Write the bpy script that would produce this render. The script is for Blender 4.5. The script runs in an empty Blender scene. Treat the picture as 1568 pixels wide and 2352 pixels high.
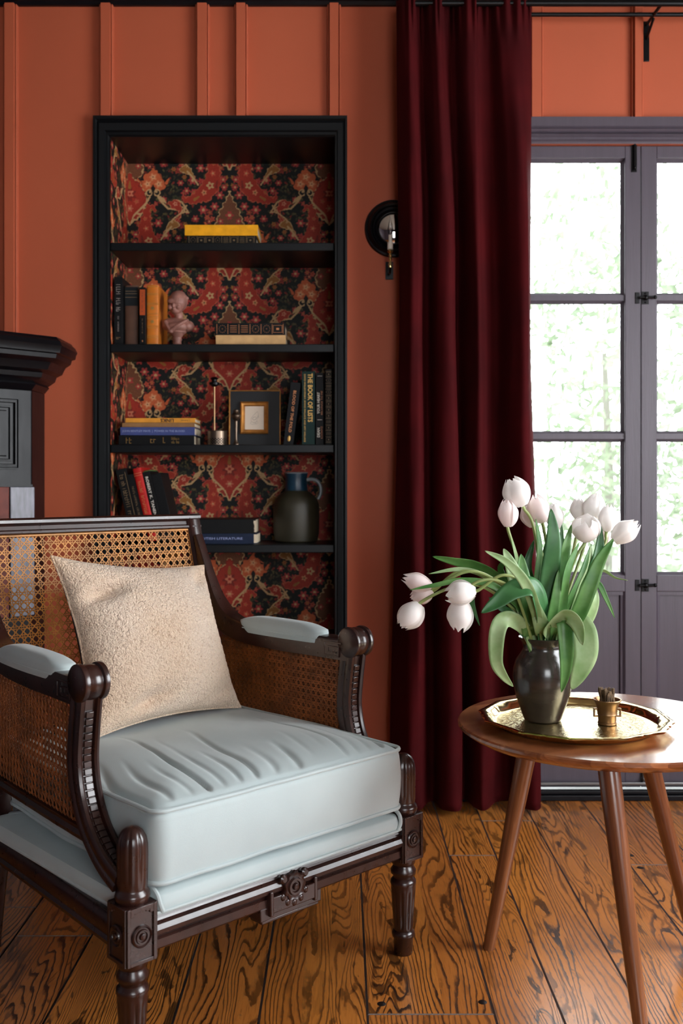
import bpy, math, random
import numpy as np
from mathutils import Vector, Matrix, noise

# ---------------------------------------------------------------- camera, world, light
sc = bpy.context.scene
COL = sc.collection
F = 2287.0; CX = 784.0; HY = 1110.0; EYE = 1.0      # focal length in pixels, vertical axis, horizon, eye height
WY = 3.16                                            # face of the back wall

cam_d = bpy.data.cameras.new('camera')
cam_d.sensor_fit = 'VERTICAL'; cam_d.sensor_height = 36.0; cam_d.lens = F / 2352 * 36
cam_d.shift_y = -66.0 / 2352
cam_d.clip_start = 0.05; cam_d.clip_end = 100
cam_d.dof.use_dof = True; cam_d.dof.focus_distance = 2.10; cam_d.dof.aperture_fstop = 4.5
cam = bpy.data.objects.new('camera', cam_d); COL.objects.link(cam)
cam.location = (0, 0, EYE); cam.rotation_euler = (math.radians(90), 0, 0)
sc.camera = cam

world = bpy.data.worlds.new('world'); sc.world = world; world.use_nodes = True
bg = world.node_tree.nodes['Background']
bg.inputs[0].default_value = (0.93, 0.97, 1.0, 1); bg.inputs[1].default_value = 11.0

def area_light(name, loc, rot, sx, sy, power, color, portal=False, spread=180):
    l = bpy.data.lights.new(name, 'AREA'); l.shape = 'RECTANGLE'; l.size = sx; l.size_y = sy
    l.energy = power; l.color = color; l.spread = math.radians(spread)
    if portal: l.cycles.is_portal = True
    o = bpy.data.objects.new(name, l); COL.objects.link(o); o.location = loc; o.rotation_euler = rot
    return o
R90 = math.radians(90)
# daylight through the windows of the right wall and of the wall behind the camera
area_light('daylight_right_window', (2.18, 1.35, 1.35), (0, R90, 0), 1.5, 1.6, 36, (0.93, 0.96, 1.0))
area_light('daylight_rear_window', (1.05, -2.38, 1.5), (-R90, 0, math.pi), 1.5, 1.6, 1.2, (0.95, 0.97, 1.0))
area_light('sky_portal_doors', (0.95, 3.36, 1.37), (-R90, 0, 0), 1.3, 1.45, 1, (1, 1, 1), portal=True)

sc.view_settings.view_transform = 'Standard'; sc.view_settings.look = 'None'
sc.view_settings.gamma = 1.0; sc.view_settings.use_curve_mapping = False
sc.view_settings.exposure = 0.0
sc.cycles.use_denoising = True

# ---------------------------------------------------------------- helpers
def lin(r, g=None, b=None):
    if g is None: r, g, b = r
    f = lambda c: (c/255/12.92) if c/255 <= .04045 else ((c/255+.055)/1.055)**2.4
    return (f(r), f(g), f(b), 1.0)

def pw(px, py, Y):
    """the point at depth Y seen at pixel (px, py)"""
    return Vector(((px-CX)*Y/F, Y, EYE-(py-HY)*Y/F))

class NT:
    def __init__(s, name):
        s.m = bpy.data.materials.new(name); s.m.use_nodes = True
        s.t = s.m.node_tree; s.n = s.t.nodes; s.p = s.n['Principled BSDF']; s.out = s.n['Material Output']
    def add(s, typ, ins=None, **kw):
        x = s.n.new(typ)
        for k, v in kw.items(): setattr(x, k, v)
        if ins:
            for k, v in ins.items():
                if isinstance(v, bpy.types.NodeSocket): s.t.links.new(v, x.inputs[k])
                else: x.inputs[k].default_value = v
        return x
    def link(s, a, b): s.t.links.new(a, b)
    def math(s, op, a, b=0.0, c=0.0, clamp=False):
        x = s.n.new('ShaderNodeMath'); x.operation = op; x.use_clamp = clamp
        for i, v in enumerate((a, b, c)):
            if isinstance(v, bpy.types.NodeSocket): s.t.links.new(v, x.inputs[i])
            else: x.inputs[i].default_value = v
        return x.outputs[0]
    def mix(s, f, a, b):
        x = s.n.new('ShaderNodeMix'); x.data_type = 'RGBA'
        for i, v in ((0, f), (6, a), (7, b)):
            if isinstance(v, bpy.types.NodeSocket): s.t.links.new(v, x.inputs[i])
            else: x.inputs[i].default_value = v
        return x.outputs[2]
    def coords(s, scale=(1, 1, 1), kind='Object'):
        tc = s.add('ShaderNodeTexCoord'); mp = s.add('ShaderNodeMapping')
        s.link(tc.outputs[kind], mp.inputs[0]); mp.inputs['Scale'].default_value = scale
        return mp.outputs[0]
    def noise(s, vec, scale, detail=3, rough=.55, dist=0.0):
        x = s.add('ShaderNodeTexNoise', {'Scale': scale, 'Detail': detail, 'Roughness': rough, 'Distortion': dist})
        if vec is not None: s.link(vec, x.inputs['Vector'])
        return x.outputs['Fac']
    def ramp(s, fac, stops, interp='LINEAR'):
        r = s.add('ShaderNodeValToRGB'); r.color_ramp.interpolation = interp
        e = r.color_ramp.elements
        while len(e) < len(stops): e.new(0.5)
        for i, (p, c) in enumerate(stops):
            e[i].position = p; e[i].color = c if len(c) == 4 else (*c, 1)
        s.link(fac, r.inputs[0]); return r.outputs[0]
    def bump(s, h, strength=.3, dist=.002, normal=None):
        b = s.add('ShaderNodeBump', {'Strength': strength, 'Distance': dist}); s.link(h, b.inputs['Height'])
        if normal is not None: s.link(normal, b.inputs['Normal'])
        s.link(b.outputs[0], s.p.inputs['Normal']); return b.outputs[0]

def mat(name, col, rough=.5, metal=0.0, spec=.5, coat=0.0, var=0.0, vscale=8, bump=0.0, bscale=60, bdist=.002,
        stretch=(1, 1, 1), sheen=0.0, sheen_tint=None, sheen_rough=.3, rough_var=0.0, trans=0.0, sss=0.0, col2=None):
    t = NT(name); p = t.p
    c = lin(col) if max(col) > 1.001 else (*col, 1)
    p.inputs['Base Color'].default_value = c; p.inputs['Roughness'].default_value = rough
    p.inputs['Metallic'].default_value = metal; p.inputs['Specular IOR Level'].default_value = spec
    p.inputs['Coat Weight'].default_value = coat; p.inputs['Coat Roughness'].default_value = .15
    p.inputs['Transmission Weight'].default_value = trans
    if sheen:
        p.inputs['Sheen Weight'].default_value = sheen; p.inputs['Sheen Roughness'].default_value = sheen_rough
        if sheen_tint: p.inputs['Sheen Tint'].default_value = lin(sheen_tint)
    v = t.coords(stretch)
    if var or col2:
        n = t.noise(v, vscale, 4)
        c2 = (lin(col2) if col2 and max(col2) > 1.001 else tuple(x*(1-var) for x in c[:3])+(1,))
        c1 = c if col2 else tuple(min(1, x*(1+var)) for x in c[:3])+(1,)
        r = t.ramp(n, [(.35, c2), (.65, c1)]); t.link(r, p.inputs['Base Color'])
    if rough_var:
        n = t.noise(v, vscale*1.7, 4)
        t.link(t.math('MULTIPLY_ADD', n, rough_var*2, rough-rough_var), p.inputs['Roughness'])
    if bump:
        t.bump(t.noise(v, bscale, 4), bump, bdist)
    return t.m

class MB:
    def __init__(s): s.v = []; s.f = []
    def add(s, vs, fs, M=None):
        o = len(s.v)
        s.v += [tuple(M @ Vector(v)) if M is not None else tuple(v) for v in vs]
        s.f += [tuple(o+i for i in f) for f in fs]; return s
    def box(s, x0, x1, y0, y1, z0, z1, M=None):
        vs = [(x, y, z) for x in (x0, x1) for y in (y0, y1) for z in (z0, z1)]
        return s.add(vs, [(0, 1, 3, 2), (4, 6, 7, 5), (0, 4, 5, 1), (2, 3, 7, 6), (0, 2, 6, 4), (1, 5, 7, 3)], M)
    def grid(s, P, closed_u=False, closed_v=False, M=None):
        """P[i][j] points; u = i, v = j"""
        nu, nv = len(P), len(P[0]); vs = [p for r in P for p in r]; fs = []
        for i in range(nu if closed_u else nu-1):
            for j in range(nv if closed_v else nv-1):
                a, b = i, (i+1) % nu; c, d = j, (j+1) % nv
                fs.append((a*nv+c, b*nv+c, b*nv+d, a*nv+d))
        return s.add(vs, fs, M)
    def lathe(s, prof, n=32, M=None, mod=None, cap=True):
        """prof [(r, z)] around z; mod(theta, i) scales r"""
        P = [[(r*math.cos(t)*(mod(t, i) if mod else 1), r*math.sin(t)*(mod(t, i) if mod else 1), z)
              for t in [2*math.pi*k/n for k in range(n)]] for i, (r, z) in enumerate(prof)]
        s.grid(P, closed_v=True, M=M)
        if cap:
            o = len(s.v)-len(prof)*n
            s.f.append(tuple(o+k for k in reversed(range(n)))); s.f.append(tuple(o+(len(prof)-1)*n+k for k in range(n)))
        return s
    def tube(s, pts, r, n=10, closed=False, M=None, cap=True):
        pts = [Vector(p) for p in pts]; N = len(pts)
        rr = r if isinstance(r, (list, tuple)) else [r]*N
        tan = []
        for i in range(N):
            a = pts[(i-1) % N] if (closed or i > 0) else pts[i]; b = pts[(i+1) % N] if (closed or i < N-1) else pts[i]
            tan.append((b-a).normalized())
        up = Vector((0, 0, 1)) if abs(tan[0].z) < .9 else Vector((1, 0, 0))
        nrm = (up-tan[0]*up.dot(tan[0])).normalized(); P = []
        for i in range(N):
            nrm = (nrm-tan[i]*nrm.dot(tan[i])).normalized(); b = tan[i].cross(nrm)
            P.append([pts[i]+(nrm*math.cos(t)+b*math.sin(t))*rr[i] for t in [2*math.pi*k/n for k in range(n)]])
        s.grid(P, closed_u=closed, closed_v=True, M=M)
        if not closed and cap:
            o = len(s.v)-N*n
            s.f.append(tuple(o+k for k in reversed(range(n)))); s.f.append(tuple(o+(N-1)*n+k for k in range(n)))
        return s
    def sweep(s, frames, prof, closed=False, M=None):
        """frames [(origin, axis_a, axis_b, scale)]; prof closed 2-D polygon"""
        P = [[o+a*(x*k)+b*(y*k) for (x, y) in prof] for (o, a, b, k) in frames]
        s.grid(P, closed_u=closed, closed_v=True, M=M)
        if not closed:
            n = len(prof); o = len(s.v)-len(frames)*n
            s.f.append(tuple(o+k for k in reversed(range(n)))); s.f.append(tuple(o+(len(frames)-1)*n+k for k in range(n)))
        return s
    def ball(s, c, r, n=14, m=9, M=None):
        rx, ry, rz = (r, r, r) if isinstance(r, (int, float)) else r
        prof = [(math.sin(math.pi*i/m), -math.cos(math.pi*i/m)) for i in range(m+1)]
        prof[0] = (.001, -1); prof[-1] = (.001, 1)
        T = Matrix.Translation(c) @ Matrix.Diagonal((rx, ry, rz, 1))
        return s.lathe(prof, n, (M @ T) if M is not None else T)
    def prism(s, poly, h0, h1, M=None):
        """poly 2-D (x, y) pushed along z"""
        n = len(poly)
        vs = [(x, y, h0) for x, y in poly]+[(x, y, h1) for x, y in poly]
        fs = [tuple(reversed(range(n))), tuple(range(n, 2*n))]+[(i, (i+1) % n, n+(i+1) % n, n+i) for i in range(n)]
        return s.add(vs, fs, M)
    def build(s, name, m, parent=None, smooth=True, bevel=0.0, seg=2, angle=35, sub=0, loc=None, rot=None):
        me = bpy.data.meshes.new(name); me.from_pydata(s.v, [], s.f); me.update()
        import bmesh
        bm = bmesh.new(); bm.from_mesh(me); bmesh.ops.recalc_face_normals(bm, faces=bm.faces); bm.to_mesh(me); bm.free()
        o = bpy.data.objects.new(name, me); COL.objects.link(o)
        if m: me.materials.append(m)
        if parent: o.parent = parent
        if loc is not None: o.location = loc
        if rot is not None: o.rotation_euler = rot
        if bevel:
            b = o.modifiers.new('bevel', 'BEVEL'); b.width = bevel; b.segments = seg; b.limit_method = 'ANGLE'
            b.angle_limit = math.radians(angle); b.harden_normals = False
        if sub:
            q = o.modifiers.new('sub', 'SUBSURF'); q.levels = sub; q.render_levels = sub
        if smooth:
            me.polygons.foreach_set('use_smooth', [True]*len(me.polygons))
            me.set_sharp_from_angle(angle=math.radians(angle))
        return o

def empty(name, loc, rz=0.0):
    o = bpy.data.objects.new(name, None); COL.objects.link(o); o.location = loc; o.rotation_euler = (0, 0, rz)
    o.empty_display_size = .05; return o
def tag(o, label, cat, group=None, kind=None):
    o['label'] = label; o['category'] = cat
    if group: o['group'] = group
    if kind: o['kind'] = kind
    return o
def struct(o): o['kind'] = 'structure'; return o

def text_mesh(body, size, width=None, extrude=.0003, bold=0.0):
    cu = bpy.data.curves.new('lettering', 'FONT'); cu.body = body; cu.size = size; cu.extrude = extrude
    cu.align_x = 'CENTER'; cu.align_y = 'CENTER'; cu.resolution_u = 2; cu.offset = bold
    o = bpy.data.objects.new('lettering', cu); COL.objects.link(o)
    dg = bpy.context.evaluated_depsgraph_get(); me = bpy.data.meshes.new_from_object(o.evaluated_get(dg))
    bpy.data.objects.remove(o); bpy.data.curves.remove(cu)
    n = len(me.vertices); co = np.empty(n*3, 'f'); me.vertices.foreach_get('co', co); co = co.reshape(-1, 3)
    if width: co[:, 0] *= width/max(1e-6, co[:, 0].max()-co[:, 0].min())
    me.vertices.foreach_set('co', co.ravel()); me.update(); return me
def lettering(body, size, width, m, parent, loc, rot, name='title_lettering', bold=0.0):
    me = text_mesh(body, size, width, bold=bold); me.name = name; me.materials.clear(); me.materials.append(m)
    o = bpy.data.objects.new(name, me); COL.objects.link(o); o.parent = parent; o.location = loc; o.rotation_euler = rot
    return o

def smoothstep(a, b, x):
    t = max(0, min(1, (x-a)/(b-a))); return t*t*(3-2*t)
def catmull(pts, n=8):
    pts = [Vector(p) for p in pts]; out = []
    P = [pts[0]*2-pts[1]]+pts+[pts[-1]*2-pts[-2]]
    for i in range(1, len(P)-2):
        for k in range(n):
            t = k/n; a, b, c, d = P[i-1], P[i], P[i+1], P[i+2]
            out.append(.5*((2*b)+(c-a)*t+(2*a-5*b+4*c-d)*t*t+(3*b-a-3*c+d)*t*t*t))
    out.append(pts[-1]); return out

# ---------------------------------------------------------------- materials
def floor_mat():
    t = NT('oak_boards')
    at = t.add('ShaderNodeAttribute'); at.attribute_name = 'board'
    sep = t.add('ShaderNodeSeparateColor'); t.link(at.outputs['Color'], sep.inputs[0])
    rnd, rnd2, stripid = sep.outputs[0], sep.outputs[1], sep.outputs[2]
    geo = t.add('ShaderNodeNewGeometry'); sx = t.add('ShaderNodeSeparateXYZ'); t.link(geo.outputs['Position'], sx.inputs[0])
    X, Y = sx.outputs[0], sx.outputs[1]
    off = t.math('MULTIPLY', stripid, 57.0)
    def vec(kx, ky):
        c = t.add('ShaderNodeCombineXYZ'); t.link(t.math('MULTIPLY', X, kx), c.inputs[0])
        t.link(t.math('MULTIPLY_ADD', Y, ky, off), c.inputs[1]); t.link(off, c.inputs[2]); return c.outputs[0]
    fld = t.noise(vec(9.0, 1.25), 1.0, 2, .45, .25)
    jag = t.noise(vec(110, 34), 1.0, 3, .7)
    # growth rings: contour lines of a stretched field, made ragged
    h = t.math('ADD', t.math('MULTIPLY', fld, t.math('MULTIPLY_ADD', rnd2, 24.0, 9.0)), t.math('MULTIPLY', jag, .7))
    h = t.math('ADD', h, t.math('MULTIPLY', X, 80.0))
    fr = t.math('FRACT', h)
    saw = t.math('POWER', fr, 2.6)
    lineA = t.ramp(fr, [(0.0, (0, 0, 0)), (.58, (0, 0, 0)), (.80, (1, 1, 1)), (.93, (1, 1, 1)), (1.0, (0, 0, 0))])
    wide = t.ramp(t.noise(vec(7, 1.6), 1.0, 1, .5), [(.38, (.62, .62, .62)), (.62, (1, 1, 1))])
    pore = t.ramp(t.noise(vec(420, 16), 1.0, 2, .6), [(.50, (0, 0, 0)), (.66, (1, 1, 1))])
    # figure: heavy black flakes in some places
    fk = t.noise(vec(26, 6.0), 1.0, 3, .6, 1.2)
    flake = t.ramp(fk, [(.575, (0, 0, 0)), (.61, (1, 1, 1))])
    base = t.ramp(rnd, [(0, lin(176, 104, 42)), (.35, lin(206, 130, 56)), (.7, lin(190, 116, 52)), (1, lin(162, 92, 40))])
    cl = t.noise(vec(14, 1.1), 1.0, 3)
    base = t.mix(t.math('MULTIPLY', cl, .45), base, lin(150, 86, 36))
    base = t.mix(t.math('MULTIPLY', pore, .28), base, lin(70, 36, 16))
    dark = lin(34, 17, 9)
    g = t.math('MULTIPLY', lineA, wide)
    c = t.mix(t.math('MULTIPLY', g, .95), base, dark)
    c = t.mix(t.math('MULTIPLY', flake, t.math('MULTIPLY', rnd2, .85)), c, lin(24, 14, 9))
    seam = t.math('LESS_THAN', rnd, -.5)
    c = t.mix(seam, c, lin(112, 100, 96))  # seam filler greyed: silvery highlight of the bevels put into the colour
    t.link(c, t.p.inputs['Base Color'])
    sm = t.noise(geo.outputs['Position'], 4.5, 3)
    ro = t.math('ADD', t.math('MULTIPLY_ADD', sm, .14, .17), t.math('MULTIPLY', g, .12))
    t.link(ro, t.p.inputs['Roughness'])
    t.p.inputs['Specular IOR Level'].default_value = .5
    hh = t.math('SUBTRACT', t.math('MULTIPLY', t.noise(vec(20, 2.5), 1.0, 2), .8), t.math('MULTIPLY', t.math('ADD', g, flake), .12))
    t.bump(hh, .22, .0015)
    return t.m

def walnut_mat(name, axis='x', plank=0.0, k=1.0, rough=.28, gs=1.0):
    """axis = direction the grain runs"""
    t = NT(name); tc = t.add('ShaderNodeTexCoord'); sp = t.add('ShaderNodeSeparateXYZ'); t.link(tc.outputs['Object'], sp.inputs[0])
    a = {'x': 0, 'y': 1, 'z': 2}[axis]; oth = [i for i in range(3) if i != a]
    L, U, V = sp.outputs[a], sp.outputs[oth[0]], sp.outputs[oth[1]]
    off = 0.0; rv = None
    if plank:
        idx = t.math('FLOOR', t.math('DIVIDE', t.math('ADD', U, 5.0), plank))
        wn = t.add('ShaderNodeTexWhiteNoise', noise_dimensions='1D'); t.link(idx, wn.inputs['W']); rv = wn.outputs['Value']
        off = t.math('MULTIPLY', rv, 40.0)
    def vec(ku, kl):
        c = t.add('ShaderNodeCombineXYZ'); t.link(t.math('MULTIPLY', U, ku), c.inputs[0])
        t.link(t.math('MULTIPLY_ADD', L, kl, off), c.inputs[1]); t.link(t.math('MULTIPLY', V, ku), c.inputs[2]); return c.outputs[0]
    f = t.noise(vec(14*gs, 1.2), 1.0, 2, .5, .3)
    ring = t.math('FRACT', t.math('MULTIPLY', f, 9.0))
    r = t.ramp(ring, [(0, (.1, .1, .1)), (.7, (.75, .75, .75)), (.95, (1, 1, 1)), (1, (.1, .1, .1))])
    fine = t.noise(vec(160, 5), 1.0, 3, .65)
    c = t.mix(t.ramp(t.noise(vec(11*gs, 1.1), 1.0, 3), [(.33, (0, 0, 0)), (.67, (1, 1, 1))]), tuple(x*k for x in lin(190, 122, 76)[:3])+(1,), tuple(x*k for x in lin(120, 66, 40)[:3])+(1,))
    c = t.mix(t.math('MULTIPLY', r, .45), c, tuple(x*k for x in lin(78, 38, 24)[:3])+(1,))
    c = t.mix(t.math('MULTIPLY', fine, .35), c, tuple(x*k for x in lin(64, 32, 20)[:3])+(1,))
    if rv is not None: c = t.mix(t.math('MULTIPLY', rv, .45), c, tuple(x*k for x in lin(84, 42, 24)[:3])+(1,))
    t.link(c, t.p.inputs['Base Color']); t.p.inputs['Roughness'].default_value = rough
    t.p.inputs['Coat Weight'].default_value = .7; t.p.inputs['Coat Roughness'].default_value = .16
    t.bump(fine, .05, .001)
    return t.m

def attr_mat(name, attr, rough=.6):
    t = NT(name); at = t.add('ShaderNodeAttribute'); at.attribute_name = attr
    n = t.noise(t.coords(), 420, 2)
    c = t.mix(t.math('MULTIPLY', n, .22), at.outputs['Color'], lin(20, 12, 8))
    t.link(c, t.p.inputs['Base Color']); t.p.inputs['Roughness'].default_value = rough
    t.p.inputs['Specular IOR Level'].default_value = .25
    return t.m

def glass_mat():
    t = NT('window_glass'); t.n.remove(t.p)
    tr = t.add('ShaderNodeBsdfTransparent'); gl = t.add('ShaderNodeBsdfGlossy', {'Roughness': .02})
    fr = t.add('ShaderNodeFresnel', {'IOR': 1.45}); mx = t.add('ShaderNodeMixShader')
    t.link(fr.outputs[0], mx.inputs[0]); t.link(tr.outputs[0], mx.inputs[1]); t.link(gl.outputs[0], mx.inputs[2])
    t.link(mx.outputs[0], t.out.inputs['Surface']); return t.m

def leaf_mat(name, c1, c2, trans=.35, rough=.4):
    t = NT(name); v = t.coords((1, 1, 1))
    n = t.noise(v, 22, 3); c = t.ramp(n, [(.3, lin(c1)), (.7, lin(c2))])
    t.link(c, t.p.inputs['Base Color']); t.p.inputs['Roughness'].default_value = rough
    tl = t.add('ShaderNodeBsdfTranslucent'); t.link(c, tl.inputs[0]); mx = t.add('ShaderNodeMixShader', {0: trans})
    t.link(t.p.outputs[0], mx.inputs[1]); t.link(tl.outputs[0], mx.inputs[2]); t.link(mx.outputs[0], t.out.inputs['Surface'])
    return t.m

def velvet_mat():
    t = NT('burgundy_velvet'); v = t.coords((1, 1, 1))
    n = t.noise(v, 5, 3); c = t.ramp(n, [(.3, lin(50, 5, 8)), (.7, lin(68, 8, 12))])
    t.link(c, t.p.inputs['Base Color']); t.p.inputs['Roughness'].default_value = .85
    t.p.inputs['Specular IOR Level'].default_value = .1
    t.p.inputs['Sheen Weight'].default_value = .08; t.p.inputs['Sheen Tint'].default_value = lin(200, 50, 56)
    t.p.inputs['Sheen Roughness'].default_value = .35
    t.bump(t.noise(v, 700, 2), .25, .0006); return t.m

def boucle_mat():
    t = NT('cream_boucle'); v = t.coords((1, 1, 1))
    n = t.noise(v, 3.2, 2); c = t.ramp(n, [(.35, lin(228, 200, 170)), (.68, lin(240, 224, 206))])
    sp = t.noise(v, 190, 3, .7); c = t.mix(t.ramp(sp, [(.30, (.5, .5, .5)), (.5, (0, 0, 0))]), c, lin(176, 138, 104))
    t.link(c, t.p.inputs['Base Color']); t.p.inputs['Roughness'].default_value = .95
    t.p.inputs['Specular IOR Level'].default_value = .1
    t.p.inputs['Sheen Weight'].default_value = .3; t.p.inputs['Sheen Roughness'].default_value = .5
    vo = t.add('ShaderNodeTexVoronoi', {'Scale': 260.0}); t.link(v, vo.inputs['Vector'])
    h = t.math('ADD', t.math('MULTIPLY', t.noise(v, 150, 4, .7), 1.3), t.math('MULTIPLY', vo.outputs['Distance'], -.8))
    t.bump(h, .9, .004); return t.m

def fabric_mat(name, a, b, bumpd=.0008):
    t = NT(name); v = t.coords((1, 1, 1))
    n = t.noise(v, 4.5, 3); c = t.ramp(n, [(.3, lin(a)), (.7, lin(b))])
    t.link(c, t.p.inputs['Base Color']); t.p.inputs['Roughness'].default_value = .8
    t.p.inputs['Specular IOR Level'].default_value = .2
    t.p.inputs['Sheen Weight'].default_value = .25; t.p.inputs['Sheen Roughness'].default_value = .35
    t.bump(t.noise(v, 900, 2), .3, bumpd); return t.m

def brass_mat(name, col, rough=.12, bscale=0, bstr=0):
    t = NT(name); t.p.inputs['Base Color'].default_value = lin(col); t.p.inputs['Metallic'].default_value = 1
    v = t.coords(); n = t.noise(v, 30, 4); t.link(t.math('MULTIPLY_ADD', n, .16, rough-.04), t.p.inputs['Roughness'])
    if bscale:
        vo = t.add('ShaderNodeTexVoronoi', {'Scale': float(bscale)}, feature='SMOOTH_F1'); t.link(v, vo.inputs['Vector'])
        w = t.noise(v, bscale*1.3, 3, .6, 2.0)
        t.bump(t.math('ADD', vo.outputs['Distance'], w), bstr, .002)
    return t.m

def mahogany_mat():
    t = NT('dark_mahogany'); v = t.coords((1, 1, 1))
    n = t.noise(v, 16, 4, .6, .4); c = t.ramp(n, [(.3, lin(30, 15, 12)), (.7, lin(54, 28, 22))])
    t.link(c, t.p.inputs['Base Color']); t.p.inputs['Roughness'].default_value = .3
    t.link(t.math('MULTIPLY_ADD', t.noise(v, 55, 3), .2, .2), t.p.inputs['Roughness'])
    t.p.inputs['Coat Weight'].default_value = .4; t.p.inputs['Coat Roughness'].default_value = .18
    t.bump(t.noise(v, 110, 3), .15, .0006); return t.m

ORANGE = (176, 88, 60)
M = {
 'floor': floor_mat(), 'glass': glass_mat(),
 'wall': mat('terracotta_paint', ORANGE, .55, spec=.2, var=.03, vscale=3, bump=.05, bscale=200, bdist=.0006),
 'ceiling': mat('cream_ceiling_paint', (118, 108, 98), .8),
 'black': mat('black_gloss_paint', (12, 11, 15), .34, spec=.2, var=.15, rough_var=.08, bump=.1, bscale=18, bdist=.001, stretch=(4, 4, 1)),
 'shelfblack': mat('black_shelf_paint', (8, 11, 14), .40, spec=.3, bump=.06, bscale=40, bdist=.001),
 'door': mat('aubergine_door_paint', (74, 66, 76), .42, var=.06, vscale=6, bump=.35, bscale=22, bdist=.0012, stretch=(9, 9, .6)),
 'iron': mat('black_iron', (14, 14, 16), .35, metal=.6),
 'steel': mat('worn_steel', (120, 120, 120), .3, metal=1),
 'marble': mat('grey_stone_tile', (112, 112, 124), .32, var=.3, vscale=30, stretch=(3, 3, .6)),
 'terra': mat('red_clay_tile', (112, 48, 36), .6, var=.25, vscale=25),
 'velvet': velvet_mat(), 'wood': mahogany_mat(), 'boucle': boucle_mat(),
 'pillowback': mat('dark_brown_cotton', (38, 30, 32), .9, bump=.2, bscale=500),
 'blue': fabric_mat('pale_blue_linen', (174, 187, 188), (185, 198, 198)),
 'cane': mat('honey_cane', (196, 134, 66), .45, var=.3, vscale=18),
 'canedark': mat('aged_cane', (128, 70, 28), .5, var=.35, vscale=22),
 'walnut': walnut_mat('walnut_top', 'x', .075, 1.15, .22), 'walnutleg': walnut_mat('walnut_leg', 'z', 0, .72, .28, 5.0),
 'brass': brass_mat('polished_brass', (222, 196, 134), .10), 'brasstray': brass_mat('engraved_brass', (212, 196, 150), .17, 95, .35),
 'oldbrass': brass_mat('aged_brass', (150, 118, 86), .38), 'pewter': brass_mat('dull_metal', (120, 104, 90), .35),
 'vase': mat('dark_glazed_stoneware', (46, 40, 36), .24, spec=.6, var=.18, vscale=6, rough_var=.08, bump=.06, bscale=9, bdist=.002, stretch=(1, 1, 7), coat=.3),
 'sage': mat('dried_herbs', (96, 76, 54), .9, var=.5, vscale=60, bump=.5, bscale=120),
 'petal': leaf_mat('white_petal', (248, 243, 240), (252, 250, 248), .38, .4),
 'petalpink': leaf_mat('blush_petal', (246, 230, 228), (252, 246, 243), .38, .4),
 'leafA': leaf_mat('tulip_leaf', (68, 128, 58), (116, 164, 92), .30, .38),
 'leafB': leaf_mat('tulip_leaf_pale', (138, 176, 112), (188, 210, 162), .30, .4),
 'leafC': leaf_mat('tulip_leaf_deep', (44, 98, 52), (76, 130, 76), .25, .38),
 'stem': leaf_mat('tulip_stem', (138, 164, 96), (176, 190, 122), .2, .45),
 'bark': mat('tree_bark', (104, 108, 98), .9),
 'garden': leaf_mat('garden_leaves', (98, 114, 92), (130, 146, 120), .4, .5),
 'patio': mat('pale_paving', (170, 165, 158), .8, var=.1),
 'paper': mat('book_pages', (206, 190, 164), .85, bump=.3, bscale=300, bdist=.001),
 'white': mat('painted_white', (225, 215, 200), .5),
 'mirror': mat('mirror_silver', (235, 232, 228), .03, metal=1),
}

# ---------------------------------------------------------------- room shell
XL, XR, YR, ZC = -1.9, 2.1, -2.3, 2.70
def P2X(px, Y=WY): return (px-CX)*Y/F
def P2Z(py, Y=WY): return EYE-(py-HY)*Y/F

# floor: long boards laid towards the back wall, with bevelled seams
def make_floor():
    random.seed(5)
    seams = [-1.92, -1.70, -1.49, -1.25, -1.10, -.90, -.72, -.552, -.313, -.154, .049, .288, .414, .568, .755, .93, 1.12, 1.33, 1.5, 1.72, 1.9, 2.12]
    vs = []; fs = []; cols = []
    def quad(p, c):
        o = len(vs); vs.extend(p); fs.append((o, o+1, o+2, o+3)); cols.append(c)
    g = .0024; d = .0016
    joints = {10: [1.875], 14: [2.61, .9], 8: [1.2, 2.9], 12: [.7, 2.95], 6: [2.2], 16: [2.3]}
    for i in range(len(seams)-1):
        x0, x1 = seams[i], seams[i+1]
        js = sorted(joints.get(i, [random.uniform(.3, 2.9)]))
        ys = [YR-.02]+js+[WY+.16]
        for a, b in zip(ys[:-1], ys[1:]):
            ns = 2 if (x1-x0) < .17 else 3
            r = random.random()
            cut = [x0+g]+sorted(x0+(x1-x0)*(k/ns+random.uniform(-.08, .08)) for k in range(1, ns))+[x1-g]
            for k in range(ns):
                c = (min(1, max(0, r*.6+random.random()*.4)), random.random()**1.4, random.random(), 1)
                quad([(cut[k], a+g, 0), (cut[k+1], a+g, 0), (cut[k+1], b-g, 0), (cut[k], b-g, 0)], c)
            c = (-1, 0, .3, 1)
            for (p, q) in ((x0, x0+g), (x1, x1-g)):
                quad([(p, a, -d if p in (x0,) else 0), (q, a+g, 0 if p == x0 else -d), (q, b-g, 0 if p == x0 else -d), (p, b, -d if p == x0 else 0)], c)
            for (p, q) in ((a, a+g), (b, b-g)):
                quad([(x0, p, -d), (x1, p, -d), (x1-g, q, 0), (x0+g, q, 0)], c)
    me = bpy.data.meshes.new('floor'); me.from_pydata(vs, [], fs); me.update()
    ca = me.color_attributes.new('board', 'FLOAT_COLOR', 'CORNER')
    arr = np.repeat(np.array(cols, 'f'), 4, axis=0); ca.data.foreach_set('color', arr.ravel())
    import bmesh
    bm = bmesh.new(); bm.from_mesh(me)
    for f in bm.faces:
        if f.normal.z < 0: f.normal_flip()
    bm.to_mesh(me); bm.free()
    me.materials.append(M['floor'])
    o = bpy.data.objects.new('floor', me); COL.objects.link(o); struct(o)
    sl = MB().box(XL-.1, XR+.1, YR-.1, WY+.14, -.12, -.004); struct(sl.build('trim_30', M['black'], smooth=False))
make_floor()
pegm = mat('black_peg', (22, 13, 9), .4)
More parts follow.
